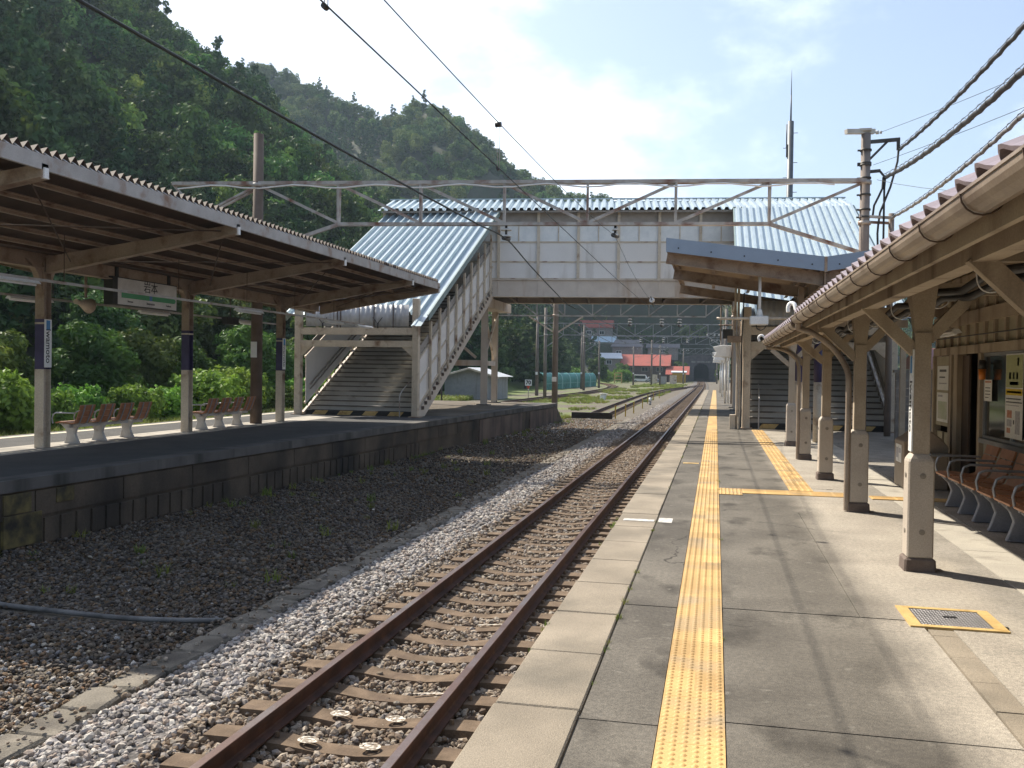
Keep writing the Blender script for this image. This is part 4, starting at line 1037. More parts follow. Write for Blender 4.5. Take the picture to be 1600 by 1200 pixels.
# side rear wall strip visible left of left stair: brace posts + piers
def pier(x, y, zt, w=.22):
    mb = MB(); mb.hbeam((x,y,-.02),(x,y,zt),w,w*1.15,.03,up=(0,1,0)); mb.box((x-w/2,y-w*.56,0),(x+w/2,y-w*.50,zt)); mb.build('pier_column', GIRDER, FB)
    mb = MB(); mb.box((x-.28,y-.28,-.05),(x+.28,y+.28,.06)); mb.build('pier_base', CONC, FB)
for (x,y) in ((-10.45,41.3),(-10.75,44.6),(.9,41.6),(.9,45.2)): pier(x,y,ZB-.02,.26)
for x in (-10.45,):
    mb = MB(); mb.beam((-10.5,41.4,1.95),(-13.2,41.0,1.95),.16,.26); mb.beam((-10.5,41.4,1.95),(-10.75,44.6,1.95),.14,.22); mb.build('pier_tie', GIRDER, FB)
    for (a,b) in (((-10.6,41.5,4.6),(-13.2,41.2,2.1)),((-13.3,41.3,4.2),(-10.9,41.5,2.2)),((-10.6,41.5,4.7),(-10.75,44.4,2.2)),((-10.6,44.4,4.4),(-10.5,41.6,2.3))):
        mb = MB(); mb.beam(a,b,.10,.12); mb.build('pier_brace', CREAM, FB)
    mb = MB(); mb.hbeam((-13.3,41.3,-.02),(-13.3,41.3,4.9),.22,.25,.03,up=(0,1,0)); mb.build('pier_column', GIRDER, FB)
mb = MB(); mb.box((-10.9,40.6,4.5),(-10.1,45.3,4.92)); mb.build('pier_cap', GIRDER, FB)
mb = MB(); mb.box((.7,41.3,4.55),(1.1,45.8,4.92)); mb.build('pier_cap', GIRDER, FB)
for x in (2.9,4.9):
    mb = MB(); mb.hbeam((x,39.6,-.02),(x,39.6,5.2),.22,.25,.03,up=(0,1,0)); mb.build('pier_column', GIRDER, FB)
# handrail at the foot
for x in (-10.35,1.25):
    mb = MB(); mb.tube([(x,29.4 if x<0 else 27.9,0),(x,29.4 if x<0 else 27.9,.75),(x+.02,29.6 if x<0 else 28.1,.9),(x+.03,30.6 if x<0 else 29.1,1.3)],.02,8); mb.build('foot_rail', FASCIA, FB)

# ---------------------------------------------------------------- blue edged canopy before the right staircase
TAN = mat('tan_roof_underside', (.44,.34,.24), (.36,.275,.19), 1.5, .7, stain=(.25,.18,.12), sscale=1.2, samt=.3)
c2 = empty('stair_canopy', (2.3,25,0), 'butterfly canopy with blue grey fascia in front of the right staircase', 'canopy')
X0,XV,X1_,Y0_,Y1_ = -1.12,2.26,5.6,20.7,29.2
ZL, ZV = 4.62, 4.16
def fasc(xa,za,xb,zb,y,h=.31,t=.03): 
    mb = MB(); mb.add([(xa,y,za-h),(xb,y,zb-h),(xb,y,zb),(xa,y,za),(xa,y+t,za-h),(xb,y+t,zb-h),(xb,y+t,zb),(xa,y+t,za)],[(0,1,2,3),(7,6,5,4),(0,4,5,1),(3,2,6,7),(0,3,7,4),(1,5,6,2)])
    f_ = mb.build('fascia_board', BLUEF, c2)
    mb = MB()
    for i in range(5):
        k = .08+i*.21; x = xa+(xb-xa)*k; z = za+(zb-za)*k-.2; mb.cyl((x,y-.012,z),(x,y+.002,z),.018,n=8)
    mb.build('fixing', BLACK, f_)
fasc(X0,ZL,XV-.01,ZV,Y0_); fasc(XV+.01,ZV,X1_,ZL,Y0_)
mb = MB(); mb.box((XV-.03,Y0_-.012,ZV-.33),(XV+.03,Y0_,ZV+.0)); mb.build('valley_strip', CREAM2, c2)
for xa, xb in ((X0,XV),(XV,X1_)):
    za = ZL if xa == X0 else ZV; zb = ZV if xa == X0 else ZL
    mb = MB(); V = Vector((xb-xa,0,zb-za)); mb.corr((xa,Y0_+.04,za-.03),(0,1,0),V,(0,0,1),Y1_-Y0_-.04,V.length,.18,.03,'tri',.004); mb.build('roof_sheet', TAN, c2)
    for y in (Y0_+.35,24.6,Y1_-.2):
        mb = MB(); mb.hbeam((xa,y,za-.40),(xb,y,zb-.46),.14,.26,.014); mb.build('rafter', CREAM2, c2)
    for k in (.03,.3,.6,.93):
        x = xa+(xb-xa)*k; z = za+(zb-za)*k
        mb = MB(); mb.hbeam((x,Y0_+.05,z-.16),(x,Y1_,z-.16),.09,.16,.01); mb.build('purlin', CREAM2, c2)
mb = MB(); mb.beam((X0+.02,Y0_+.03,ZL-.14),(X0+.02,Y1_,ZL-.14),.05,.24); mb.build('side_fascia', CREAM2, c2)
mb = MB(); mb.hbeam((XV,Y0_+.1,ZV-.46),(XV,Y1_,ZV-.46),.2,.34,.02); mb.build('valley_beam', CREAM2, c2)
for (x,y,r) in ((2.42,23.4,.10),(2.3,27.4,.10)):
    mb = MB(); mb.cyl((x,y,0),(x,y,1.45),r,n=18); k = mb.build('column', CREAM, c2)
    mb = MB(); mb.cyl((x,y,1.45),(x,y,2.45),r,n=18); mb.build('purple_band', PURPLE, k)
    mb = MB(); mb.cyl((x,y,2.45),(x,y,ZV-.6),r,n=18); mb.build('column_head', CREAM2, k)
mb = MB(); mb.box((1.88,22.7,0),(2.0,22.85,1.45)); k = mb.build('column', CREAM, c2)
mb = MB(); mb.box((1.88,22.7,1.45),(2.0,22.85,2.45)); mb.build('purple_band', PURPLE, k)
mb = MB(); mb.box((1.88,22.7,2.45),(2.0,22.85,3.7)); mb.build('column_head', CREAM2, k)
# hanging loudspeaker / camera unit
t = empty('hanging_speaker', (.93,21.3,2.7), 'white box speaker on a pipe hanging from the blue edged canopy', 'loudspeaker')
mb = MB(); mb.cyl((.93,21.3,2.95),(.93,21.3,3.92),.035,n=10); mb.box((.78,21.2,3.88),(1.12,21.4,3.97)); mb.build('drop_pipe', WHITE, t)
mb = MB(); mb.box((.72,21.15,2.72),(1.12,21.45,2.92)); mb.cyl((.93,21.3,2.92),(.93,21.3,3.08),.08,.05,n=12); mb.build('case', WHITE, t, bevel=.02)
mb = MB(); mb.tube([(.86,21.2,2.72),(.88,21.2,2.64),(.96,21.2,2.60),(1.04,21.2,2.64),(1.08,21.2,2.72)],.012,8); mb.build('handle', STEELD, t)
mb = MB(); mb.cyl((-.0,21.3,2.87),(.74,21.3,2.87),.03,n=8); mb.cyl((1.1,21.3,2.87),(2.0,21.3,2.87),.03,n=8); mb.build('conduit', CREAM, t)
# junction conduit bundle beside the right portal
t = empty('conduit_bundle', (.62,28.0,0), 'bundle of beige conduits and a junction box beside the right stair portal', 'conduit')
mb = MB()
for dx in (0,.09): mb.tube([(.62+dx,28.0,0),(.62+dx,28.0,1.9),(.60+dx*.6,28.0,2.3),(.54+dx,28.0,2.9),(.54+dx,28.0,4.2)],.035,8)
mb.build('pipe', CREAM, t); mb = MB(); mb.box((.32,27.85,2.55),(.72,28.1,2.74)); mb.build('junction_box', CREAM2, t)
mb = MB(); mb.tube([(.74,27.9,.05),(.75,27.9,1.4),(.73,27.9,2.4),(.78,27.9,4.0)],.02,6); mb.build('black_cable', RUBBER, t)
mb = MB(); mb.box((.42,27.8,0),(.58,28.05,.42)); mb.build('post_stub', CREAM, t)
# ---------------------------------------------------------------- station building on the right
ST = empty('station_building', (4,8,0), 'low timber station building with tiled roof and gutter beside the right platform', 'station building')
SO = .38
def zsof(x): return 2.37+SO*(x-1.0)
mb = MB()
for (y0,y1,dz) in ((-6,11.72,0),(11.74,18.9,-.05)):
    mb.add([(1.03,y0,zsof(1.03)+dz),(7.2,y0,zsof(7.2)+dz),(7.2,y1,zsof(7.2)+dz),(1.03,y1,zsof(1.03)+dz),(1.03,y0,zsof(1.03)+dz+.03),(7.2,y0,zsof(7.2)+dz+.03),(7.2,y1,zsof(7.2)+dz+.03),(1.03,y1,zsof(1.03)+dz+.03)],
           [(0,3,2,1),(4,5,6,7),(0,1,5,4),(1,2,6,5),(2,3,7,6),(3,0,4,7)])
sof = mb.build('soffit', mat('soffit_board', (.20,.15,.115), (.15,.11,.085), 2, .7, stain=(.10,.07,.05), sscale=2, samt=.3), ST)
for (y0,y1,dz) in ((-6,11.72,0),(11.74,18.9,-.05)):
    mb = MB(); V = Vector((1,0,SO))
    mb.corr((.93,y0,zsof(.93)+dz+.018),(0,1,0),V,(-SO,0,1),y1-y0,6.6,.285,.058,'saw',.018); mb.build('tile_roof', TILE, ST)
    # tile course steps and eave end tiles
    mb = MB(); x = 1.25
    for k in range(18):
        x = 1.2+k*.32
        mb.corr((x,y0,zsof(x)+dz+.031),(0,1,0),(1,0,SO),(-SO,0,1),y1-y0,.05,.285,.058,'saw',.012)
    mb.build('tile_course', TILE, ST)
    # gutter
    mb = MB(); pf = []
    for k in range(11):
        a = math.pi*(1+k/10); pf.append((.066*math.cos(a), .066*math.sin(a)))
    pf += [(.066,.012),(.072,.012),(.072,-.0)] + [(.073*math.cos(math.pi*(2-k/10)), .073*math.sin(math.pi*(2-k/10))-.0) for k in range(0,11)] + [(-.078,0),(-.078,.012),(-.066,.012)]
    mb.prism(pf, (.955,y0,2.315+dz),(.955,y1,2.315+dz)); gt = mb.build('gutter', GUTTER, ST)
    y = y0+.35
    while y < y1:
        mb = MB(); mb.tube([(.955+.080*math.cos(a),y,2.315+dz+.080*math.sin(a)) for a in [math.pi*(1+k/8) for k in range(9)]]+[(1.06,y,2.37+dz)],.004,5); mb.build('gutter_hook', SOFFIT, gt); y += .72
    mb = MB(); mb.box((1.035,y0,2.20+dz),(1.065,y1,zsof(1.035)+dz-.003)); mb.build('eave_board', WOODP, ST)
    mb = MB(); mb.box((1.22,y0,2.20+dz),(1.33,y1,2.37+dz)); mb.build('eave_beam', WOODP, ST)
    mb = MB(); mb.box((1.62,y0,2.43+dz),(1.76,y1,2.59+dz)); mb.build('post_plate_beam', WOODP, ST)
    y = y0+.3
    while y < y1:
        mb = MB(); mb.beam((1.07,y,zsof(1.07)+dz-.035),(7.1,y,zsof(7.1)+dz-.035),.05,.065); mb.build('rafter', WOODP, ST); y += .91
# end boards of each roof section
for (y,dz) in ((11.73,0),(18.91,-.05)):
    mb = MB(); mb.beam((.98,y+.012,zsof(.98)+dz+.01),(7.2,y+.012,zsof(7.2)+dz+.01),.03,.2); mb.build('verge_board', WOODP, ST)
def downpipe(pts, r, label):
    t = mb = MB(); mb.tube(smooth_path(pts,.08), r, 10); mb.build('downpipe', GUTTER, ST)
downpipe([(.955,11.5,2.26),(.955,11.55,2.19),(1.10,11.62,2.15),(1.35,11.66,1.98),(1.53,11.66,1.72),(1.56,11.66,1.45),(1.56,11.66,.8),(1.56,11.66,.01)], .036, '')
downpipe([(.955,18.6,2.21),(.97,18.6,2.15),(1.2,18.5,2.12),(1.45,18.45,2.0),(1.55,18.45,1.8),(1.56,18.45,1.2),(1.56,18.45,.01)], .034, '')
mb = MB(); mb.tube(smooth_path([(.955,18.93,2.33),(.88,18.96,2.40),(.82,18.98,2.36),(.84,18.98,2.28)],.02),.024,8); mb.build('overflow_elbow', WHITE, ST)
mb = MB(); mb.tube(smooth_path([(.95,11.74,2.38),(.93,11.8,2.49),(.89,11.85,2.51),(.86,11.85,2.47),(.86,11.84,2.40)],.02),.026,8); mb.build('overflow_elbow', WHITE, ST)
# pillars
for i, y in enumerate((4.83,8.23,11.62,15.02,18.4,21.8)):
    if y < 4: continue
    xc = 1.695; yc = y+.12
    dz = 0 if y < 11.7 else -.05
    mb = MB(); mb.box((xc-.065,yc-.065,.9),(xc+.065,yc+.065,2.0)); 
    vs = []
    for (z,w) in ((2.0,.065),(2.43+dz,.11)):
        vs += [(xc-w,yc-w*.7,z),(xc+w,yc-w*.7,z),(xc+w,yc+w*.7,z),(xc-w,yc+w*.7,z)]
    mb.add(vs, [(0,1,5,4),(1,2,6,5),(2,3,7,6),(3,0,4,7),(4,5,6,7),(3,2,1,0)])
    pl = mb.build('timber_post', WOODP, ST)
    mb = MB(); w = .105; vs = []
    for (z,ww) in ((.11,w),(.93,w*.98),(.985,.07)): vs += [(xc-ww,yc-ww,z),(xc+ww,yc-ww,z),(xc+ww,yc+ww,z),(xc-ww,yc+ww,z)]
    mb.add(vs, [(0,3,2,1),(8,9,10,11)]+[(k*4+j,k*4+(j+1)%4,(k+1)*4+(j+1)%4,(k+1)*4+j) for k in (0,1) for j in range(4)])
    cl = mb.build('post_cladding', PILLAR, pl, bevel=.012)
    mb = MB()
    for z in (.33,.80):
        mb.cyl((xc+.01,yc-w-.004,z),(xc+.01,yc-w+.006,z),.024,n=16); mb.cyl((xc-w-.004,yc,z),(xc-w+.006,yc,z),.024,n=16)
        mb.cyl((xc+.01,yc-w-.01,z),(xc+.01,yc-w-.003,z),.012,n=10)
    mb.build('bolt_cap', mat('bolt_cap_metal', (.28,.25,.21), (.2,.17,.14), 8, .5, metal=.4) if 'bolt_cap_metal' not in bpy.data.materials else bpy.data.materials['bolt_cap_metal'], pl)
    mb = MB(); b = .128; mb.add([(xc-b,yc-b,-.02),(xc+b,yc-b,-.02),(xc+b,yc+b,-.02),(xc-b,yc+b,-.02),(xc-b*.95,yc-b*.95,.11),(xc+b*.95,yc-b*.95,.11),(xc+b*.95,yc+b*.95,.11),(xc-b*.95,yc+b*.95,.11)],[(0,3,2,1),(4,5,6,7),(0,1,5,4),(1,2,6,5),(2,3,7,6),(3,0,4,7)])
    mb.build('post_base', PBASE, pl, bevel=.015)
    for (a, bq) in (((xc-.05,yc,1.84),(1.24,yc,2.24+dz)),((xc+.05,yc,1.95),(xc+.55,yc,2.51+dz))):
        mb = MB(); mb.beam(a, bq, .075, .10); mb.build('knee_brace', WOODP, pl)
    mb = MB(); mb.beam((xc,yc+.05,2.0),(xc,yc+.5,2.43+dz),.07,.09); mb.build('knee_brace', WOODP, pl)
    mb = MB(); mb.box((xc,yc-.05,2.59+dz),(3.5,yc+.05,2.73+dz)); mb.build('tie_beam', WOODP, ST)
name_plate((1.695-.067,8.35,1.43), 'white vertical station name plate on the nearest station building pillar', h=.86, w=.125, face='-X')
# walls
WX = 3.5
def wall_piece(nm, y0,y1,z0,z1,m, t=.04, x=WX, bevel=0):
    mb = MB(); mb.box((x,y0,z0),(x+t,y1,z1)); return mb.build(nm, m, ST, bevel=bevel)
# lower boarded wall (door opening 13.5..14.6)
for (a,b) in ((-2,13.45),(15.12,16.2)):
    y = a
    mb = MB(); mb.box((WX+.015,a,.0),(WX+.05,b,.76)); mb.build('boarded_wall', PLASTER if a>0 else mat('pale_boarding', (.36,.35,.30), (.30,.29,.25), 3, .8, stain=(.2,.18,.15), sscale=3, samt=.3, vert=True), ST)
    while y < b-.1:
        mb = MB(); mb.box((WX-.012,y,.02),(WX+.014,y+.035,.76)); mb.build('batten', WOODP, ST); y += .455
mb = MB(); mb.box((WX+.03,-2,1.97),(WX+.07,16.2,3.33)); mb.build('upper_plaster_wall', PLASTER, ST)
for z0,z1 in ((1.96,2.08),(2.38,2.56),(2.98,3.08)):
    mb = MB(); mb.box((WX-.03,-2,z0),(WX+.029,16.2,z1)); mb.build('wall_rail', WOODP, ST)
y = 16.12
while y > -2:
    mb = MB()
    for z0,z1 in ((2.082,2.378),(2.562,2.978),(3.082,3.3)): mb.box((WX-.01,y-.035,z0),(WX+.029,y+.035,z1))
    mb.build('wall_stud', WOODP, ST); y -= .455
# posts, sills, windows
for (y,w) in ((16.15,.12),(15.05,.16),(14.72,.22),(13.47,.12),(10.93,.12),(8.4,.12),(5.9,.12),(3.3,.12)):
    mb = MB(); mb.box((WX-.04,y-w/2,0),(WX+.08,y+w/2,1.958)); mb.build('wall_post', WOODP, ST)
for (a,b) in ((10.99,13.41),(8.46,10.87),(5.96,8.34),(3.36,5.84),(0,3.24)):
    mb = MB(); mb.box((WX-.05,a,.76),(WX+.08,b,.82)); mb.build('window_sill', CHROME, ST)
    mb = MB(); m2 = (a+b)/2
    for (p,q,z0,z1) in ((a,b,.822,.86),(a,b,1.91,1.955),(a,a+.04,.862,1.908),(b-.04,b,.862,1.908),(m2-.03,m2+.03,.862,1.908)): mb.box((WX+.0,p,z0),(WX+.05,q,z1))
    wf = mb.build('window', CHROME, ST)
    mb = MB(); mb.box((WX+.022,a+.045,.864),(WX+.028,b-.045,1.906)); mb.build('pane', GLASSD, wf)
# noticeboard left of the door, door leaf, doorway interior
mb = MB(); mb.box((WX+.0,15.14,.86),(WX+.028,16.08,1.95)); nb = mb.build('notice_board', PLASTER, ST)
# interior dark room with a frosted back door
mb = MB(); mb.box((WX+.09,13.0,0),(6.8,13.04,2.4)); mb.box((WX+.09,16.16,0),(6.8,16.2,2.4)); mb.box((WX+.09,-2,2.4),(6.8,16.2,2.44)); mb.box((6.8,-2,0),(6.85,14.05,2.4)); mb.box((6.8,15.45,0),(6.85,16.2,2.4)); mb.box((6.8,14.05,2.0),(6.85,15.45,2.4)); mb.box((6.8,14.05,0),(6.85,15.45,.72))
mb.box((3.6,-2.04,0),(6.8,-2,2.4)); mb.build('inner_wall', WOODD, ST)
mb = MB(); mb.box((6.81,14.06,.722),(6.83,15.44,1.74)); db = mb.build('back_window', mat('frosted_blue_glass', (.30,.36,.46), (.25,.30,.40), 3, .3), ST)
mb = MB(); mb.box((6.80,14.05,1.25),(6.809,15.45,1.30)); mb.box((6.80,14.9,.722),(6.809,14.95,1.99)); mb.build('glazing_bar', BLACK, db)
mb = MB(); mb.box((6.81,14.06,1.76),(6.83,15.44,1.98)); mb.build('red_valance', mat('dull_red_board', (.22,.04,.05), None, 3, .7), ST)
mb = MB(); mb.box((WX-.02,14.0,.02),(WX+.0,14.62,1.94)); 
for (p,q,z0,z1) in ((13.55,13.6,.02,1.94),): mb.box((WX-.02,p,z0),(WX,q,z1))
# sliding door pushed open behind the jamb
mb = MB(); mb.box((WX+.03,14.25,.02),(WX+.06,14.64,1.94)); mb.build('sliding_door', WOODD, ST)
# posters (flat sheets on the glass)
def poster(y0,y1,z0,z1,x,label,paint):
    t = empty('poster', (x,(y0+y1)/2,z0), label, 'poster'); mb = MB(); mb.box((x-.003,y0,z0),(x,y1,z1)); mb.build('sheet', WHITE, t)
    for i,(a,b,c,d,m) in enumerate(paint):
        mb = MB(); mb.box((x-.0045,y1-(y1-y0)*b,z0+(z1-z0)*c),(x-.0032,y1-(y1-y0)*a,z0+(z1-z0)*d)); mb.build('printed_block', m, t)
    return t
PG = mat('pale_green_print', (.42,.44,.22), (.38,.40,.20), 3, .6); PY = mat('yellow_print', (.70,.50,.03), None, 3, .6); PK = mat('print_ink', (.08,.08,.09), (.16,.16,.16), 60, .7, lo=.45,hi=.55); PR = mat('print_red', (.50,.16,.10), (.55,.35,.25), 25, .7); PGR = mat('print_grey', (.35,.34,.38), (.5,.5,.52), 25, .7)
poster(11.72,12.38,.90,1.92,WX-.012,'tall poster with green, yellow and white bands on the window beside the door',
    [(.02,.98,.60,.985,PG),(.66,.76,.86,.95,PK),(.2,.32,.70,.78,PK),(.42,.52,.70,.78,PK),(.62,.72,.70,.78,PK),(.25,.75,.63,.67,PK),(.02,.98,.51,.585,PY),(.1,.9,.535,.56,PK),(.05,.9,.46,.475,PK),(.05,.95,.42,.435,PK),(.05,.8,.385,.395,PGR),(.12,.40,.24,.33,PR),(.12,.40,.14,.22,PGR),(.12,.32,.06,.12,PR),(.48,.55,.17,.22,PK),(.60,.86,.06,.33,PGR)])
poster(12.96,13.3,1.32,1.60,WX-.012,'small pink and white notice on the window edge beside the door',[(.1,.9,.86,.94,PR),(.15,.8,.6,.64,PK),(.15,.8,.45,.49,PK),(.15,.8,.3,.34,PK),(.15,.6,.15,.19,PK)])
poster(15.25,15.98,1.42,1.80,WX-.008,'upper white notice on the cream board left of the doorway',[(.2,.8,.75,.85,PK),(.2,.7,.5,.56,PK),(.15,.85,.25,.3,PGR)])
poster(15.25,15.98,.92,1.38,WX-.008,'lower pale notice on the cream board left of the doorway',[(.1,.5,.85,.92,PGR),(.1,.9,.1,.7,mat('print_pale_green', (.45,.5,.35), (.55,.55,.48), 6, .7))])
t = empty('orange_lantern', (WX-.08,13.2,1.72), 'small dark lamp with an orange lower glass beside the doorway', 'lamp')
mb = MB(); mb.cyl((WX-.07,13.2,1.74),(WX-.07,13.2,1.86),.055,.04,n=12); mb.box((WX-.04,13.17,1.8),(WX,13.23,1.84)); mb.build('cap', STEELD, t); mb = MB(); mb.cyl((WX-.07,13.2,1.60),(WX-.07,13.2,1.739),.04,.05,n=12); mb.build('orange_glass', mat('orange_glass', (.75,.25,.03), (.65,.2,.03), 3, .3), t)
lamp(3.15,14.3,2.28,'fluorescent lamp above the station doorway',None,(0,-1,0),.9)
mb = MB(); mb.tube([(3.44,16.1,2.22),(3.44,12,2.20),(3.43,8,2.22)],.009,6); mb.build('wall_cable', RUBBER, ST)
# orange painted soffit panel near the top right corner
mb = MB(); mb.add([(1.36,2.6,2.47),(1.62,2.6,2.47+.26*SO),(1.62,7.0,2.47+.26*SO),(1.36,7.0,2.47),(1.36,2.6,2.485),(1.62,2.6,2.485+.26*SO),(1.62,7.0,2.485+.26*SO),(1.36,7.0,2.485)],[(0,3,2,1),(4,5,6,7),(0,1,5,4),(1,2,6,5),(2,3,7,6),(3,0,4,7)]); mb.build('orange_soffit_panel', ORANGE, ST)
# cable bundle under the eave
t = empty('eave_cable_bundle', (1.93,10,2.35), 'two thick black cables sagging between hooks under the station eave', 'cable')
for dx,dz2 in ((0,0),(.09,-.05)):
    pts = [(1.92+dx+.02*math.sin(y*1.7+dx*30), y, 2.36+dz2+.03*math.sin(y*2*math.pi/1.7)) for y in [0+i*.425 for i in range(50)]]
    mb = MB(); mb.tube(pts, .033, 8); mb.build('cable', RUBBER, t)
for i in range(12):
    y = .6+i*1.7; mb = MB(); mb.tube(smooth_path([(1.90,y,2.62),(1.87,y,2.4),(1.90,y,2.29),(1.98,y,2.26),(2.06,y,2.30),(2.065,y,2.36)],.02),.006,6); mb.build('hook', WHITE, t)
# ticket box
t = empty('ticket_collection_box', (2.95,14.6,0), 'beige box with a peaked top and white notice standing under the station roof', 'ticket box')
mb = MB(); pr_ = [(2.68,0),(3.28,0),(3.28,.62),(3.18,.74),(3.02,.86),(2.92,.86),(2.78,.74),(2.68,.68)]
vs = [(a,14.25,b) for a,b in pr_]+[(a,14.95,b) for a,b in pr_]; n = len(pr_)
mb.add(vs, [tuple(range(n)),tuple(range(2*n-1,n-1,-1))]+[(i,n+i,n+(i+1)%n,(i+1)%n) for i in range(n)]); mb.build('body', mat('beige_box_paint', (.30,.24,.18), (.26,.2,.15), 3, .5), t, bevel=.012)
mb = MB(); mb.box((2.672,14.4,.36),(2.678,14.8,.62)); nn = mb.build('notice', WHITE, t)
mb = MB(); mb.box((2.669,14.59,.38),(2.6715,14.60,.60)); mb.box((2.669,14.44,.50),(2.6715,14.56,.57)); mb.box((2.669,14.64,.42),(2.6715,14.76,.57)); mb.build('printed_block', PGR, t)
mb = MB(); mb.box((3.0,14.0,.50),(3.3,14.24,.53)); mb.build('ledge', CHROME, t)
# block wall and fence beyond the gate
BW_ = mat('block_wall', (.24,.22,.20), (.17,.155,.14), 4, .9, stain=(.1,.09,.08), sscale=2, samt=.4)
t = empty('block_wall', (6.2,24,0), 'grey concrete block wall behind the station exit', 'wall')
mb = MB()
for j in range(9):
    for i in range(12): mb.box((4.3+i*.4+(.2 if j%2 and i else 0)+.004,24,j*.19+.003),(4.3+(i+1)*.4+(.2 if j%2 else 0)-.004,24.12,(j+1)*.19-.003))
mb.build('blocks', BW_, t); mb = MB(); mb.box((4.25,23.97,1.71),(9.3,24.15,1.78)); mb.build('coping', CONC, t)
mb = MB(); mb.box((4.2,22.9,0),(4.32,23.0,2.6)); tag(mb.build('fence_post', WOODP, origin=(4.25,22.95,0)), 'timber post standing before the block wall at the station exit', 'post')
t = empty('red_roof_shed', (10,38,0), 'small pale building with red roof seen behind the block wall', 'building')
mb = MB(); mb.box((7.8,36,0),(13,40,1.9)); mb.build('wall', PLASTER, t); mb = MB(); mb.add([(7.4,35.6,1.9),(13.4,35.6,1.9),(13.4,38,2.7),(7.4,38,2.7),(7.4,40.4,1.9),(13.4,40.4,1.9)],[(0,1,2,3),(3,2,5,4),(0,3,4),(1,5,2),(0,4,5,1)]); mb.build('roof', mat('red_metal_roof', (.20,.045,.035), (.16,.04,.03), 3, .45), t)
REDR = bpy.data.materials['red_metal_roof']

# ---------------------------------------------------------------- right pole hardware and cables
PX, PY = 3.85, 26.4
mb = MB(); mb.beam((PX-.55,PY-.25,8.16),(PX+.22,PY+.1,8.22),.14,.12); mb.box((PX-.2,PY-.16,8.2),(PX+.12,PY+.16,8.26)); mb.build('top_arm', mat('pale_arm_steel', (.5,.49,.45), (.4,.39,.36), 3, .6), g1)
mb = MB(); mb.cyl((PX+.26,PY+.12,8.2),(PX+.34,PY+.12,8.2),.05,n=10); mb.cyl((PX+.36,PY+.12,8.2),(PX+.42,PY+.12,8.2),.04,n=10); mb.build('small_insulator', PORC, g1)
mb = MB(); mb.beam((PX+.1,PY,7.92),(PX+.86,PY,7.96),.09,.09); mb.beam((PX+.1,PY,7.45),(PX+.55,PY,7.92),.06,.06); mb.box((PX+.78,PY-.04,7.68),(PX+.86,PY+.04,7.96)); mb.build('bracket', STEELD, g1)
mb = MB(); mb.beam((PX+.1,PY,7.12),(PX+.38,PY,7.14),.07,.08); mb.beam((PX+.36,PY,7.14),(PX+.50,PY,6.96),.05,.05); mb.build('bracket', STEELD, g1)
mb = MB(); mb.beam((PX-.14,PY-.1,5.92),(PX+.75,PY-.02,5.86),.06,.07); mb.beam((PX-.14,PY+.1,5.80),(PX+.7,PY+.1,5.74),.06,.07); mb.build('bracket', GALV, g1)
for z in (7.7,7.35,7.3,6.95,6.5,6.1,5.9):
    mb = MB(); mb.cyl((PX,PY,z-.025),(PX,PY,z+.025),.155,n=16); mb.box((PX-.21,PY-.03,z-.02),(PX-.14,PY+.03,z+.02)); mb.build('pole_strap', STEELD, g1)
mb = MB(); mb.cyl((4.55,26.5,0),(4.55,26.5,6.0),.09,.075,n=12); tag(mb.build('short_pole', CONCP, origin=(4.55,26.5,0)), 'short concrete pole beside the right gantry pole', 'pole')
for k,(x0,z0,x1,z1) in enumerate(((PX+.5,6.95,PX+.45,3.9),(PX+.82,7.66,PX+.35,5.7),(PX+.35,5.75,PX+.25,3.9),(PX+.45,6.95,PX+.2,5.9))):
    mb = MB(); mb.tube([(x0,PY-.05,z0),(x0-.02,PY-.05,z0-.3),((x0+x1)/2+.05*math.sin(k),PY-.1,(z0+z1)/2),(x1+.03,PY-.06,z1+.3),(x1,PY-.05,z1)],.028,6); mb.build('drop_cable', RUBBER, g1)
def lashed(pts, r, label, m=RUBBER):
    t = empty('lashed_cable', pts[0], label, 'cable', 'lashed cable bundles over the station roof')
    P_ = smooth_path(pts, .25)
    mb = MB(); mb.tube([p+Vector((.012*math.sin(i*2.1),0,.012*math.cos(i*2.1))) for i,p in enumerate(P_)], r, 8); mb.build('cable', m, t)
    mb = MB(); mb.tube([p+Vector((0,0,r*2.1)) for p in P_], .006, 5); mb.build('messenger', STEELD, t)
    mb = MB()
    for i, p in enumerate(P_[::2]):
        mb.tube([p+Vector((r*1.1*math.cos(a),0,r*.6+r*1.75*math.sin(a))) for a in [k*math.pi/4 for k in range(9)]], .005, 4)
    mb.build('lashing_ring', STEELD, t)
def cab(p, q, e): # p pole, q point near frame edge, e beyond
    def q3(t): return Vector(p)*(1-t)*(1-t)+2*t*(1-t)*Vector(q)+Vector(e)*t*t
    return [q3(i/14) for i in range(15)]
lashed(cab((PX+.84,PY,7.68),(4.75,12.6,6.55),(4.9,-3,8.6)), .038, 'uppermost lashed cable bundle running from the pole bracket over the station')
lashed(cab((PX+.5,PY,6.95),(4.5,12.6,5.30),(4.6,-3,7.6)), .050, 'thick middle lashed cable bundle running over the station roof')
lashed(cab((4.55,26.5,5.88),(4.45,12.6,4.85),(4.5,-3,7.4)), .034, 'lowest greyish lashed cable bundle just above the tiled roof', mat('grey_cable', (.16,.15,.14), None, 5, .5))
for k,(a,b) in enumerate((((PX+.4,PY+.1,8.2),(9.,5.5,6.8)),((PX+.2,PY,7.3),(9,4.0,6.3)),((PX+.3,PY,6.9),(6.2,14,4.3)))):
    wire(sag(a,b,.25,8), .006, ('thin wire leaving the small insulator on the right pole','thin wire leaving the upper strap of the right pole','thin wire sloping down from the right pole to the station roof')[k], 'service_wire', group='thin service wires')
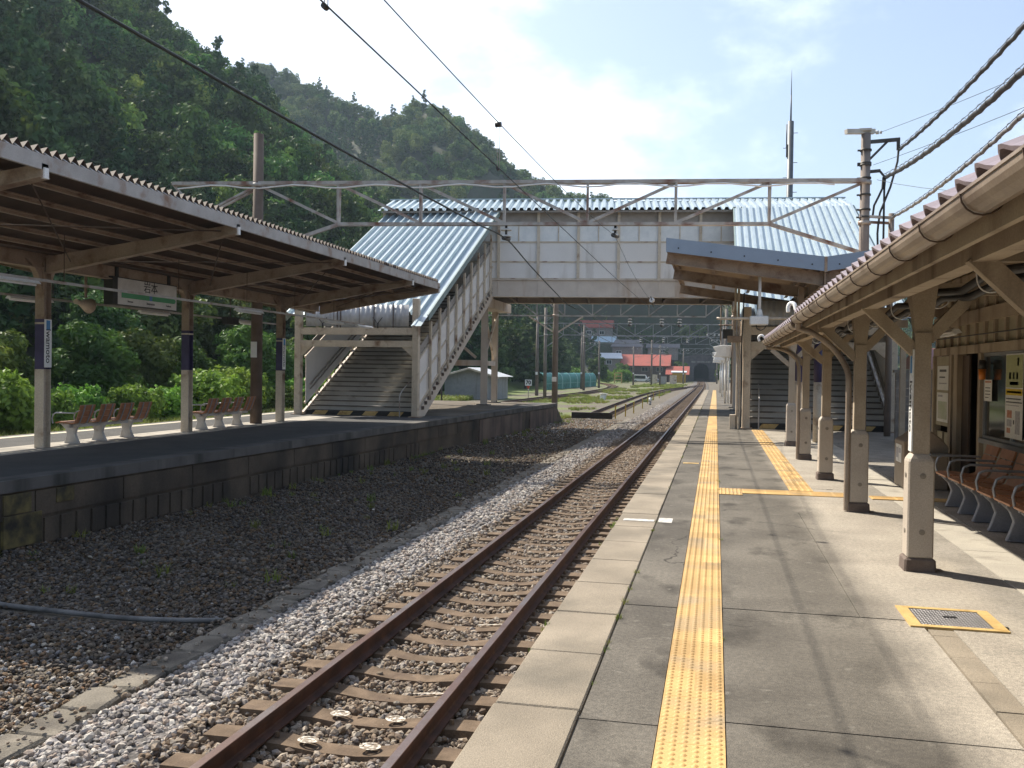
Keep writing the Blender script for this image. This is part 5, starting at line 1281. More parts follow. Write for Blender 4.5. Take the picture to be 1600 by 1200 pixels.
# antenna mast
t = empty('antenna_mast', (4.45,62,-1.05), 'tall steel antenna mast with a thin tip rising behind the bridge', 'mast')
mb = MB(); mb.cyl((4.45,62,-1.05),(4.45,62,17.9),.24,.19,16); mb.build('pole', mat('mast_steel', (.13,.145,.155), (.10,.11,.12), 3, .5, metal=.3), t)
mb = MB(); mb.cyl((4.45,62,17.9),(4.45,62,19.6),.055,.035,8); mb.cyl((4.45,62,19.6),(4.45,62,21.2),.03,.01,6); mb.build('whip', STEELD, t)
mb = MB(); mb.cyl((4.2,61.9,16.2),(4.2,61.9,17.7),.035,n=8); mb.box((4.18,61.85,15.6),(4.3,62,16.4)); mb.build('antenna', STEELD, t)
mb = MB(); mb.cyl((4.5,62,12.6),(5.6,62,12.3),.03,n=6); mb.cyl((5.6,62,12.3),(5.6,62,8),.02,n=6); mb.build('side_bracket', STEELD, t)
mb = MB()
for i in range(18):
    z = 1+i*.95; s = 1 if i%2 else -1; mb.cyl((4.45+s*.1,62,z),(4.45+s*.45,62,z),.02,n=6)
mb.build('climbing_step', STEELD, t)

# ---------------------------------------------------------------- monitors on posts along the far platform
wd = ('nearest','middle','farthest')
for i,(y,x) in enumerate(((51.3,.52),(66,.44),(80,.38))):
    t = empty('platform_monitor', (x,y,0), 'white hooded monitor box on a post, %s of the three on the platform edge' % wd[i], 'monitor', 'monitors along the right platform')
    mb = MB(); mb.cyl((x,y,0),(x,y,2.52),.055,n=10); mb.cyl((x+.16,y+.25,0),(x+.16,y+.25,2.52),.04,n=8); mb.box((x-.2,y-.2,2.46),(x+.25,y+.3,2.52)); mb.build('post', WHITE, t)
    mb = MB(); pr_ = [(x-.66,2.52),(x+.5,2.52),(x+.5,3.12),(x-.2,3.16),(x-.7,3.06),(x-.52,2.78)]
    vs = [(a,y-.3,b) for a,b in pr_]+[(a,y+.35,b) for a,b in pr_]; n = 6
    mb.add(vs, [tuple(range(n)),tuple(range(2*n-1,n-1,-1))]+[(j,n+j,n+(j+1)%n,(j+1)%n) for j in range(n)]); mb.build('case', WHITE, t, bevel=.02)
    mb = MB(); mb.box((x+.02,y-.312,2.58),(x+.46,y-.302,3.07)); mb.build('front_panel', PANEL, t)
t = empty('signal_cluster', (.72,45.6,2.4), 'dark signal lamp unit hanging on a horizontal arm near the bridge pier', 'signal')
mb = MB(); mb.box((.3,45.4,3.3),(1.0,45.7,3.75)); mb.build('case', STEELD, t); mb = MB(); mb.cyl((.1,45.5,3.95),(1.1,45.5,3.95),.03,n=8); mb.cyl((.2,45.5,3.2),(.2,45.5,5.0),.03,n=8); mb.build('arm', CREAM2, t)

# ---------------------------------------------------------------- far gantries and poles
POLEF = CONCD
g2, G2Y = truss_gantry((-14.2,49.4),(.95,50.9), 5.9, 4.66, [(-8.62,8.2,-1.05,.17,POLEF),(.95,7.6,-1.05,.17,POLEB)], 'second gantry under the bridge with a concrete pole at the platform end', [-14.2+i*1.515 for i in range(11)], brace=False, sizes=.075, m=GALVD, name='overhead_line_gantry')
for s in (-1,1):
    mb = MB(); mb.beam((-8.62+s*.1,G2Y(-8.62),3.75),(-8.62+s*1.5,G2Y(-8.6),4.62),.075,.075); mb.build('knee_brace', GALV, g2)
mb = MB(); mb.box((-8.75,49.72,1.05),(-8.5,49.74,1.3)); mb.build('number_plate', WHITE, g2)
g3, G3Y = truss_gantry((-15.8,86),(.9,88), 6.15, 5.05, [(-15.8,7.6,-1.05,.17,POLEF),(.9,7.6,-1.05,.17,POLEF)], 'third gantry farther along the tracks', [-15.8+i*1.67 for i in range(11)], kneez=1.2, sizes=.08, m=GALVD)
g4, G4Y = truss_gantry((-18,128),(1,131), 6.6, 5.6, [(-18,8.2,-1.05,.18,POLEF),(1,8.2,-1.05,.18,POLEF)], 'fourth gantry near the turnout', [-18+i*1.9 for i in range(11)], kneez=1.2, sizes=.085, m=GALVD)
g5, G5Y = truss_gantry((-12,178),(1.6,178), 6.2, 5.2, [(-12,7.8,-1.05,.18,POLEF),(1.6,7.8,-1.05,.18,POLEF)], 'farthest gantry before the tunnel', [-12+i*1.36 for i in range(11)], kneez=1.2, sizes=.085, m=GALVD)
for (gx,gy,z,lab) in ((-4.6,G2Y(-4.6),4.62,'left'),(-2.9,G2Y(-2.9),4.62,'centre'),(-1.95,G2Y(-2),4.62,'right')):
    insulator((gx,gy,z), lab+' insulator hanging from the second gantry', n=3, r=.13, h=.45)
for (gx,lab) in ((-6.9,'first'),(-4.8,'second'),(-2.6,'third')): insulator((gx,G3Y(gx),5.0), lab+' insulator from the left on the third gantry', n=3, r=.15, h=.6)
def arm_pole(x,y,top,label,arm=(1.8,-.6), plate=True):
    t = empty('line_pole', (x,y,-1.05), label, 'pole', 'poles along the far tracks')
    mb = MB(); mb.cyl((x,y,-1.05),(x,y,top),.19,.13,12); mb.build('pole', POLEF, t)
    mb = MB(); mb.beam((x-.4,y,top-.25),(x+arm[0],y,top-.2),.07,.07); mb.beam((x,y,top-1.2),(x+arm[0]*.8,y,top-.25),.05,.05); mb.beam((x-.1,y,top-2.2),(x+arm[0]*1.1,y,top-1.9),.05,.05); mb.build('cross_arm', GALVD, t)
    mb = MB()
    for u in (-.3,arm[0]*.5,arm[0]): mb.lathe((x+u,y,top-.28), [(.02,0),(.1,-.04),(.11,-.1),(.05,-.12),(.1,-.16),(.11,-.22),(.02,-.24)],10)
    mb.build('arm_insulator', PORC, t)
    if plate: mb = MB(); mb.box((x-.12,y-.21,1.2),(x+.12,y-.19,1.5)); mb.build('number_plate', WHITE, t)
arm_pole(-18.7,97,7.5,'grey line pole standing left of the green barrier')
arm_pole(-19.9,139,7.6,'line pole in the middle of the green barrier')
arm_pole(-18.6,150,6.6,'line pole just right of the green barrier', (-1.5,0))
arm_pole(-16.5,190,6.8,'line pole in front of the red roofed house, left', (1.6,0))
arm_pole(-10.8,185,7.0,'line pole in front of the red roofed house, right', (1.4,0))
arm_pole(.6,108,6.4,'dark line pole right of the track beyond the platform end', (-1.6,0))
arm_pole(.9,150,7.2,'line pole right of the track near the tunnel', (-1.6,0))
arm_pole(-7.6,225,7.4,'pale ribbed pole left of the tunnel mouth', (1.2,0))
arm_pole(.3,235,6.5,'pole right of the tunnel mouth', (-1.2,0))
wire([(-7.0,50,4.5),(-7.3,86,4.9),(-7.4,129,5.4),(-6,150,5.3),(-3.5,178,5.2)], .012, 'overhead wire above the dead end siding', step=6)
wire(sag((-17.8,97,7.2),(-19,139,7.3),.5,6)+sag((-19,139,7.3),(-27,200,7.5),.6,6)[1:], .012, 'overhead wire following the curved left track', step=6)
wire([(-17.2,5,5.0),(-17.0,49,4.9),(-16.2,86,5.2),(-15.6,129,5.3),(-20,180,5.3)], .012, 'contact wire above the curved left track', step=6)

# ---------------------------------------------------------------- small trackside things
for i,(x,y) in enumerate(((-5.55,52.6),(-5.25,55.5),(-5.15,60),(-5.2,68),(-5.6,79),(-5.7,88),(-5.7,97))):
    mb = MB(); mb.box((x-.035,y-.02,-1.1),(x+.035,y+.02,-.32)); mb.box((x-.05,y-.03,-.36),(x+.05,y+.03,-.30))
    tag(mb.build('yellow_stake', mat('stake_yellow', (.50,.36,.05), (.35,.22,.05), 6, .8) if i == 0 else bpy.data.materials['stake_yellow'], origin=(x,y,-1.05)), 'yellow stake beside the siding, number %s from the stop beam' % ('one','two','three','four','five','six','seven')[i], 'stake', 'yellow stakes beside the siding')
t = empty('cable_box', (-10.5,88,-1.05), 'white slant topped box standing on the grass between the tracks', 'box')
mb = MB(); mb.add([(-10.8,87.8,-1.1),(-10.3,87.8,-1.1),(-10.3,88.3,-1.1),(-10.8,88.3,-1.1),(-10.72,87.85,-.55),(-10.15,87.85,-.5),(-10.15,88.3,-.5),(-10.72,88.3,-.55)],[(0,3,2,1),(4,5,6,7),(0,1,5,4),(1,2,6,5),(2,3,7,6),(3,0,4,7)]); mb.build('body', WHITE, t, bevel=.02)
mb = MB(); mb.box((-10.85,87.7,-.5),(-10.1,88.4,-.46)); mb.build('lid', WHITE, t)
t = empty('marker_post', (-5.2,76,-1.05), 'small round white marker post in the ballast', 'marker')
mb = MB(); mb.cyl((-5.2,76,-1.1),(-5.2,76,-.75),.10,n=10); mb.build('base', GREYP, t); mb = MB(); mb.cyl((-5.2,76,-.75),(-5.2,76,-.45),.13,.10,n=12); mb.build('head', WHITE, t)
t = empty('speed_sign', (-17.6,87,-1.05), 'white square speed board reading 70 with a red arrow below', 'sign')
mb = MB(); mb.cyl((-17.6,87.05,-1.05),(-17.6,87.05,.1),.035,n=8); mb.build('post', GALV, t)
mb = MB(); mb.box((-17.93,87,.17),(-17.27,87.03,.75)); mb.build('plate', WHITE, t)
mb = MB(); text(mb, '70', .52, (-17.6,86.995,.46),(1,0,0),(0,0,1),.003,bold=.02); mb.build('number', BLACK, t)
mb = MB(); mb.add([(-17.8,86.99,.15),(-17.4,86.99,.15),(-17.6,86.99,-.15),(-17.8,87.02,.15),(-17.4,87.02,.15),(-17.6,87.02,-.15)],[(0,2,1),(3,4,5),(0,1,4,3),(1,2,5,4),(2,0,3,5)]); mb.build('arrow', mat('signal_red', (.65,.07,.03), None, 3, .5), t)
# green curved barrier panels
gb = mat('green_barrier', (.055,.24,.20), (.04,.19,.165), 2, .5, stain=(.02,.10,.09), sscale=1.2, samt=.3); gbl = mat('green_barrier_pale', (.22,.42,.38), (.16,.34,.31), 2, .5)
A0 = Vector((-24.2,126,0)); A1 = Vector((-22.4,168,0))
for i in range(7):
    p = A0.lerp(A1, i/7); q = A0.lerp(A1, (i+.93)/7)
    t = empty('green_barrier_panel', (p.x,p.y,-1.05), 'curved green fence panel of the barrier beside the bend, %s from the left' % ('first','second','third','fourth','fifth','sixth','seventh')[i], 'fence panel', 'green barrier panels beside the bend')
    mb = MB(); d = (q-p); L_ = d.length; d.normalize(); nx = Vector((d.y,-d.x,0))
    prf = [(0,-1.1),(0,.3),(-.12,.8),(-.35,1.15),(-.7,1.35)]
    k = 14; vs = []
    for a in range(k+1):
        off = .07 if a % 2 else 0
        for (u,z) in prf: vs.append(p+d*(L_*a/k)+nx*(u+off+1.0)+Vector((0,0,z)))
    m = len(prf); mb.add(vs, [(a*m+j,(a+1)*m+j,(a+1)*m+j+1,a*m+j+1) for a in range(k) for j in range(m-1)]); ob = mb.build('sheet', gb, t)
    sd = ob.modifiers.new('thick','SOLIDIFY'); sd.thickness = .03
    mb = MB()
    for c in (p, q):
        for a in range(m-1): mb.beam(c+nx*(prf[a][0]+1.08)+Vector((0,0,prf[a][1])), c+nx*(prf[a+1][0]+1.08)+Vector((0,0,prf[a+1][1])), .35, .10, up=tuple(nx))
    mb.beam(p+nx*1.12+Vector((0,0,-.2)), q+nx*1.12+Vector((0,0,-.2)), .06,.06); mb.build('frame', gbl, t)
# shed under the bridge
t = empty('trackside_shed', (-21.5,83,-1.05), 'grey shed with a pale corrugated gable roof behind the island platform', 'shed')
mb = MB(); mb.box((-24.2,81,-1.1),(-19.4,86,1.05)); mb.add([(-24.2,81,1.05),(-19.4,81,1.05),(-21.8,81,1.75),(-24.2,86,1.05),(-19.4,86,1.05),(-21.8,86,1.75)],[(0,1,2),(3,5,4)])
mb.build('wall', mat('shed_wall', (.30,.30,.29), (.25,.25,.245), 3, .8, stain=(.2,.19,.18), sscale=2, samt=.3, vert=True), t)
mb = MB(); v1 = Vector((-2.8,0,-.80)); v2 = Vector((2.8,0,-.80)); mb.corr((-21.8,80.5,1.80),(0,1,0),v1,(0,0,1),6,v1.length,.3,.05,'tri'); mb.corr((-21.8,80.5,1.80),(0,1,0),v2,(0,0,1),6,v2.length,.3,.05,'tri'); mb.build('roof', mat('pale_roof_sheet', (.55,.57,.58), (.45,.47,.48), 3, .5), t)
for s in (-1,1):
    mb = MB(); mb.beam((-21.8,80.45,1.74),(-21.8+s*2.85,80.45,.93),.05,.16); mb.build('barge_board', CREAM, t)
mb = MB(); mb.box((-20.9,80.97,-1.0),(-20.0,80.995,.9)); mb.build('door', GREYP, t)
t = empty('point_indicator', (-14.2,47.6,-.2), 'black indicator on a thin post beyond the left staircase', 'indicator')
mb = MB(); mb.cyl((-14.2,47,-1.05),(-14.2,47,1.3),.04,n=8); mb.build('post', STEELD, t); mb = MB(); mb.box((-14.4,46.85,1.3),(-14.0,47.1,1.85)); mb.cyl((-14.2,46.8,1.57),(-14.2,46.86,1.57),.12,n=12); mb.build('head', BLACK, t)
# relay cabinets
for i,(x,y,w,h,m,lab) in enumerate(((-9.4,212,1.5,2.0,CREAM,'large beige relay cabinet right of the grey one near the tunnel'),(-13.6,213,1.1,2.1,CREAM,'tall beige relay cabinet left of the grey one near the tunnel'),(-11.6,213,1.3,1.7,GREYP,'grey relay cabinet between two beige ones near the tunnel'))):
    t = empty('relay_cabinet', (x,y,-1.05), lab, 'cabinet', 'relay cabinets near the tunnel')
    mb = MB(); mb.box((x-w/2,y-.5,-1.1),(x+w/2,y+.5,-1.05+h)); mb.build('body', m, t, bevel=.03); mb = MB(); mb.box((x-w/2-.05,y-.55,-1.05+h),(x+w/2+.05,y+.55,-1.0+h)); mb.build('lid', m, t); mb = MB(); mb.box((x-w/2+.08,y-.52,-.9),(x+w/2-.08,y-.503,-1.15+h)); mb.build('door', m, t)
t = empty('marker_stand', (-22.2,214,-1.05), 'yellow tubular frame standing by the shrubs near the red roofed house', 'frame'); 
for s in (0,1.6):
    mb = MB(); mb.box((-23+s,213.9,-1.1),(-22.75+s,214.1,1.4)); mb.build('upright', YELP, t)
for z in (-.3,.5,1.25): mb = MB(); mb.box((-22.75,213.92,z),(-21.4,214.08,z+.22)); mb.build('rung', YELP, t)

# ---------------------------------------------------------------- houses
HOUSEW = mat('house_plaster', (.30,.27,.24), (.24,.21,.19), 3, .9); HOUSED = mat('house_dark_boards', (.10,.075,.065), (.08,.06,.05), 3, .9); GREYR = mat('grey_tile_roof', (.20,.185,.19), (.16,.15,.155), 4, .7); BLUER = mat('pale_blue_roof', (.45,.58,.66), (.38,.50,.58), 3, .4); SILV = mat('silver_roof', (.60,.64,.68), (.5,.54,.58), 3, .4); REDH = mat('house_red_roof', (.37,.085,.055), (.30,.07,.045), 3, .5, stain=(.22,.07,.05), sscale=.5, samt=.3)
def house(name, x, y, z, w, d, he, hr, rm, wm, label, wins=(), rot=0, over=.6, hip=0, door=None, cat='house'):
    t = empty(name, (x,y,z), label, cat, None); xf = Matrix.Translation((x,y,z)) @ Matrix.Rotation(rot,4,'Z')
    a, b = w/2, d/2
    mb = MB(xf); mb.box((-a,-b,-1.5),(a,b,he)); mb.add([(-a,-b,he),(-a,b,he),(-a+hip,0,hr-.15),(a,-b,he),(a,b,he),(a-hip,0,hr-.15)],[(0,2,1),(3,4,5)]); mb.build('wall', wm, t)
    o = over; k = (hr-he)/b; e = he-o*k; mb = MB(xf)
    th = .14
    vs = [(-a-o,-b-o,e),(a+o,-b-o,e),(a+o-hip,0,hr),(-a-o+hip,0,hr),(-a-o,b+o,e),(a+o,b+o,e)]
    mb.add(vs+[(p,q,r+th) for p,q,r in vs], [(0,3,2,1),(3,4,5,2),(6,7,8,9),(9,8,11,10),(0,1,7,6),(1,2,8,7),(2,5,11,8),(5,4,10,11),(4,3,9,10),(3,0,6,9)]); mb.build('roof', rm, t)
    for (wx,wz,ww,wh) in wins:
        mb = MB(xf); mb.box((wx-ww/2,-b-.06,wz),(wx+ww/2,-b-.0,wz+wh)); f_ = mb.build('window', HOUSEW if wm is HOUSED else WHITE, t)
        mb = MB(xf); mb.box((wx-ww/2+.1,-b-.09,wz+.1),(wx-.04,-b-.062,wz+wh-.1)); mb.box((wx+.04,-b-.09,wz+.1),(wx+ww/2-.1,-b-.062,wz+wh-.1)); mb.build('pane', GLASSD, f_)
    if door: mb = MB(xf); mb.box((door[0]-.5,-b-.07,0),(door[0]+.5,-b-.0,2.1)); mb.build('door', HOUSED if wm is not HOUSED else GREYP, t)
    return t
house('red_roofed_house', -19.2,262,-1.05,12.8,9,4.7,7.5,REDH,HOUSED,'two storey house with a broad red roof left of the tunnel',((-4,2.9,1.8,1.2),(0,2.9,1.8,1.2),(4,2.9,1.8,1.2),(-3,.6,2.2,1.5)),door=(2.5,0))
house('red_roofed_annex', -10.2,258,-1.05,5.2,6,2.4,4.3,REDH,HOUSED,'low annex with a sloping red roof right of the red roofed house',((0,.7,1.6,1.2),))
house('yellow_shed', -9.4,246,-1.05,3.4,3,2.7,3.0,SILV,mat('ochre_wall', (.45,.28,.05), (.38,.23,.04), 3, .8),'small ochre shed beside the tunnel approach',(),over=.3)
# ---------------------------------------------------------------- terrain
def pt(px, py, D, tree=7.):
    k = (px-1118)/1474.7; X = k*D; dy = (583-py)+.014*(px-1118)
    return (X, (D+X*.2156)/.9765, 1.637+dy*D/1440-tree)
CRESTS = [([(-150,-60,88),(-152,60,95)]+[pt(0,-180,190),pt(160,-5,185),pt(300,92,175),pt(370,160,165),pt(430,262,150),pt(480,370,140),pt(540,475,130)], .80),
          ([(-330,330,150),pt(310,98,385),pt(400,112,375),pt(450,122,368),pt(560,155,352),pt(660,163,345),pt(697,184,345),pt(740,222,348),pt(790,262,352),pt(840,286,360),pt(890,305,368),pt(912,330,375),pt(960,350,388),pt(1040,372,392),pt(1120,388,392),pt(1250,402,390),pt(1400,412,390),(140,370,42),(260,300,60)], .60)]
def at(px, pyb, D): X = (px-1118)/1474.7*D; return (X, (D+X*.2156)/.9765, 1.637+((583-pyb)+.014*(px-1118))*D/1440)
MOUNDS = [at(980,566,276), at(943,550,285), at(931,528,290), at(1035,555,283)]
def hill(x, y):
    best = -99
    for cr, sl in CRESTS:
        for a, b in zip(cr, cr[1:]):
            dx, dy = b[0]-a[0], b[1]-a[1]; l2 = dx*dx+dy*dy
            t = max(0, min(1, ((x-a[0])*dx+(y-a[1])*dy)/l2))
            cx, cy_ = a[0]+dx*t, a[1]+dy*t; d = math.hypot(x-cx, y-cy_)
            h = a[2]+(b[2]-a[2])*t - sl*d*(1 if d > 8 else .4+.6*d/8)
            if h > best: best = h
    if best > -12:
        n_ = noise.noise(Vector((x*.026,y*.026,3)))*13 + noise.noise(Vector((x*.07,y*.07,9)))*3.5
        best += n_*min(1, max(0, (best+2)/14))
    return best
def ground(x, y):
    h = hill(x, y)
    if abs(x+4.2) < 8 and y < 298: return GZ
    if y > 150 and x > -75: h = min(h, GZ-.1+max(0,-x-27)*.75+max(0,y-268)*.5+max(0,y-288)*1.4)
    g = GZ
    for (mx_,my_,mz_) in MOUNDS:
        d = max(abs(x-mx_)-6, abs(y-my_)-5, 0)
        if d < 30: h = max(h, mz_-.55*d)
        if d < 9: h = min(h, mz_+.6*d)
    if x > 1.2 and y < 110: g = -1.4
    return max(g, h) if h > g else g
xs_ = [-700,-500,-420]+[-360+i*5 for i in range(0,60)]+[-60+i*4 for i in range(0,60)]+[180+i*20 for i in range(6)]+[400,700]
ys_ = [-400,-200,-120]+[-80+i*5 for i in range(0,100)]+[430,480,700]
gm = MB(); W = len(ys_)
xs_ = sorted(set(xs_)); 
vs = [(x,y,ground(x,y)) for x in xs_ for y in ys_]
gm.add(vs, [(i*W+j,(i+1)*W+j,(i+1)*W+j+1,i*W+j+1) for i in range(len(xs_)-1) for j in range(W-1)], True)
def terrain_mat():
    m = bpy.data.materials.new('terrain_surface'); m.use_nodes = True; nt = m.node_tree; N = nt.nodes; L = nt.links; bs = N['Principled BSDF']; bs.inputs['Roughness'].default_value = .95
    tc = N.new('ShaderNodeTexCoord'); sx = N.new('ShaderNodeSeparateXYZ'); L.new(tc.outputs['Object'], sx.inputs[0])
    def nz(s, d=6):
        n = N.new('ShaderNodeTexNoise'); n.inputs['Scale'].default_value = s; n.inputs['Detail'].default_value = d; L.new(tc.outputs['Object'], n.inputs['Vector']); return n.outputs['Fac']
    def mr(src,a,b,c=0,d=1):
        r = N.new('ShaderNodeMapRange'); L.new(src, r.inputs['Value'])
        for k, x in zip(('From Min','From Max','To Min','To Max'), (a,b,c,d)): r.inputs[k].default_value = x
        return r.outputs['Result']
    def mth(op,a,b):
        x = N.new('ShaderNodeMath'); x.operation = op
        for i, v in enumerate((a,b)):
            if isinstance(v,(int,float)): x.inputs[i].default_value = v
            else: L.new(v, x.inputs[i])
        return x.outputs[0]
    def mix(f,a,b):
        x = N.new('ShaderNodeMix'); x.data_type = 'RGBA'; L.new(f, x.inputs[0])
        for k, v in ((6,a),(7,b)):
            if isinstance(v, tuple): x.inputs[k].default_value = (*v,1)
            else: L.new(v, x.inputs[k])
        return x.outputs[2]
    grav = mix(mr(nz(7),.35,.65),(.105,.085,.058),(.06,.05,.036)); grav = mix(mr(nz(40,3),.42,.6), grav, (.14,.12,.092))
    grass = mix(mr(nz(3),.35,.65),(.14,.17,.035),(.08,.12,.025))
    gy = mr(sx.outputs['Y'], 48, 60); gx = mr(sx.outputs['X'], -5.6, -6.6)
    gl = mr(sx.outputs['X'], -20, -23)
    gf = mth('MULTIPLY', mth('MULTIPLY', gy, gx), mr(nz(.35,5),.50,.60)); gf = mth('MAXIMUM', gf, gl)
    c = mix(gf, grav, grass)
    soil = mix(mr(nz(.3),.35,.65),(.030,.045,.018),(.045,.045,.025))
    c = mix(mr(sx.outputs['Z'], -.9, .2), c, soil)
    L.new(c, bs.inputs['Base Color'])
    b = N.new('ShaderNodeBump'); b.inputs['Strength'].default_value = .7; b.inputs['Distance'].default_value = .04; L.new(nz(22,4), b.inputs['Height']); L.new(b.outputs['Normal'], bs.inputs['Normal'])
    return m
structure(gm, 'ground', terrain_mat(), origin=(0,0,0))

# tunnel portal
t = empty('tunnel_portal', (-4.3,285,-1.05), 'dark concrete railway tunnel mouth at the foot of the hill', 'tunnel')
mb = MB(); TC = mat('tunnel_concrete', (.13,.115,.11), (.09,.08,.075), 1, .9, stain=(.05,.045,.04), sscale=.6, samt=.4, vert=True)
arch = [(-2.2,-1.1),(-2.2,2.6)]+[(-2.2*math.cos(a),2.6+1.9*math.sin(a)) for a in [math.pi*k/10 for k in range(1,10)]]+[(2.2,2.6),(2.2,-1.1)]
outer = [(-7,-1.1),(-7,4.2)]+[(-7+14*k/10,7.2-abs(k-5)*.12) for k in range(1,10)]+[(7,4.2),(7,-1.1)]
n = len(arch)
for dy in (0,):
    vs = [(-4.3+a,285,b) for a,b in arch]+[(-4.3+a,285,b) for a,b in outer]+[(-4.3+a,296.5,b) for a,b in arch]+[(-4.3+a,297,b) for a,b in outer]
    mb.add(vs, [(i+1,i,n+i,n+i+1) for i in range(n-1)]+[(i,i+1,2*n+i+1,2*n+i) for i in range(n-1)]+[(n+i+1,n+i,3*n+i,3*n+i+1) for i in range(n-1)])
mb.build('portal_wall', TC, t); mb = MB(); mb.add([(-4.3+a,296.4,b) for a,b in arch],[tuple(range(n))]); mb.box((-6.6,296.5,-1.1),(-2,296.6,4.6)); mb.build('dark_bore', BLACK, t)  # black sheet closes the bore, painting in the dark of the tunnel
mb = MB(); mb.box((-4.3-3,284.9,4.7),(-4.3+3,285.02,5.2)); mb.build('lintel_band', CONC, t)


def place_house(px, py_base, D, *a, **k):
    X = (px-1118)/1474.7*D; Y = (D+X*.2156)/.9765; dy = (583-py_base)+.014*(px-1118); z = 1.637+dy*D/1440
    return house(a[0], X, Y, z, *a[1:], **k)
place_house(980,566,276,'grey_roofed_house',8.5,6,4.8,6.6,GREYR,HOUSEW,'white walled house with a grey tiled roof above the red roofed house',((-2.4,.8,1.6,2.6),(1.5,.8,1.4,1.4)),hip=1.2)
place_house(953,572,262,'silver_roofed_house',6.5,6,2.3,3.6,SILV,HOUSEW,'low house with a silver roof left of the broad red roof',((0,.5,1.5,1.2),),hip=.8)
place_house(943,550,285,'blue_roofed_house',6.5,5,3.2,4.9,BLUER,HOUSEW,'small house with a pale blue roof on the slope',((0,1,1.5,1.2),))
place_house(931,528,290,'hillside_red_house',9.5,6,3.4,5.4,REDH,HOUSEW,'house with a two level red roof high on the wooded slope',((-2,.9,1.5,1.2),(2,.9,1.5,1.2)))
place_house(1035,555,283,'long_grey_shed',9,4,2.4,3.3,GREYR,HOUSEW,'long low shed with a grey roof directly above the broad red roof',((0,.7,1.5,1),))
# vehicles parked before the house
def car(x, y, L_, w, h, hood, label, name, col):
    t = empty(name, (x,y,-1.05), label, 'car' if name=='parked_car' else 'van')
    z = -1.05; a = L_/2; b = w/2
    pr_ = [(-a,.3),(a,.3),(a,.8),(a-hood,.95),(a-hood-.6,h),(-a+.35,h),(-a,.95)]
    vs = [(x+p,y-b,z+q) for p,q in pr_]+[(x+p,y+b,z+q) for p,q in pr_]; n = len(pr_); mb = MB()
    mb.add(vs, [tuple(range(n)),tuple(range(2*n-1,n-1,-1))]+[(i,n+i,n+(i+1)%n,(i+1)%n) for i in range(n)]); mb.build('body', col, t, bevel=.06)
    mb = MB(); mb.box((x-a+.5,y-b-.02,z+.95),(x+a-hood-.55,y-b+.01,z+h-.12)); mb.build('side_window', GLASSD, t)
    for p in (-a+.75,a-.75):
        mb = MB(); mb.cyl((x+p,y-b-.03,z+.32),(x+p,y-b+.18,z+.32),.32,n=14); wl = mb.build('wheel', RUBBER, t); mb = MB(); mb.cyl((x+p,y-b-.045,z+.32),(x+p,y-b-.031,z+.32),.18,n=10); mb.build('hub', CHROME, wl)
car(-19.0,243,4.4,1.7,1.95,.5,'white van parked before the red roofed house','parked_van',WHITE)
car(-15.6,242,3.6,1.55,1.45,.8,'small silver car parked right of the white van','parked_car',CHROME)

# ---------------------------------------------------------------- foliage
def leaf_mat(name, c1, c2, c3, tr=.25, rand=.18, sc=.6):
    m = bpy.data.materials.new(name); m.use_nodes = True; nt = m.node_tree; N = nt.nodes; L = nt.links; N.remove(N['Principled BSDF'])
    out = N['Material Output']; d = N.new('ShaderNodeBsdfDiffuse'); tl = N.new('ShaderNodeBsdfTranslucent'); gl = N.new('ShaderNodeBsdfGlossy'); gl.inputs['Roughness'].default_value = .45
    ms = N.new('ShaderNodeMixShader'); ms.inputs[0].default_value = tr; L.new(d.outputs[0], ms.inputs[1]); L.new(tl.outputs[0], ms.inputs[2])
    m2 = N.new('ShaderNodeMixShader'); m2.inputs[0].default_value = .02; L.new(ms.outputs[0], m2.inputs[1]); L.new(gl.outputs[0], m2.inputs[2]); L.new(m2.outputs[0], out.inputs['Surface'])
    tc = N.new('ShaderNodeTexCoord'); nz = N.new('ShaderNodeTexNoise'); nz.inputs['Scale'].default_value = sc; nz.inputs['Detail'].default_value = 3; L.new(tc.outputs['Object'], nz.inputs['Vector'])
    cr = N.new('ShaderNodeValToRGB'); L.new(nz.outputs['Fac'], cr.inputs[0]); e = cr.color_ramp; e.elements[0].position = .35; e.elements[0].color = (*c1,1); e.elements[1].position = .68; e.elements[1].color = (*c3,1); x = e.elements.new(.5); x.color = (*c2,1)
    oi = N.new('ShaderNodeObjectInfo'); hs = N.new('ShaderNodeHueSaturation')
    def mr(src,a,b):
        r = N.new('ShaderNodeMapRange'); L.new(src, r.inputs['Value']); r.inputs['To Min'].default_value = a; r.inputs['To Max'].default_value = b; return r.outputs[0]
    L.new(mr(oi.outputs['Random'],1-rand*2,1+rand*2), hs.inputs['Value'])
    mm = N.new('ShaderNodeMath'); mm.operation = 'FRACT'; m3 = N.new('ShaderNodeMath'); m3.operation = 'MULTIPLY'; m3.inputs[1].default_value = 7.3; L.new(oi.outputs['Random'], m3.inputs[0]); L.new(m3.outputs[0], mm.inputs[0])
    L.new(mr(mm.outputs[0],.5-.045,.5+.02), hs.inputs['Hue']); L.new(cr.outputs[0], hs.inputs['Color'])
    L.new(hs.outputs[0], d.inputs[0]); L.new(hs.outputs[0], tl.inputs[0]); return m
LF_HILL = leaf_mat('hill_leaves', (.045,.10,.022), (.085,.165,.034), (.155,.24,.055), .25, .26, .3)
LF_DARK = leaf_mat('dark_leaves', (.030,.068,.018), (.058,.115,.027), (.105,.175,.038), .25, .15, .8)
LF_MID  = leaf_mat('mid_leaves', (.040,.085,.018), (.070,.135,.025), (.115,.19,.035), .3, .15, .8)
LF_BRI  = leaf_mat('bright_leaves', (.075,.15,.022), (.13,.25,.035), (.20,.34,.05), .35, .12, 1.2)
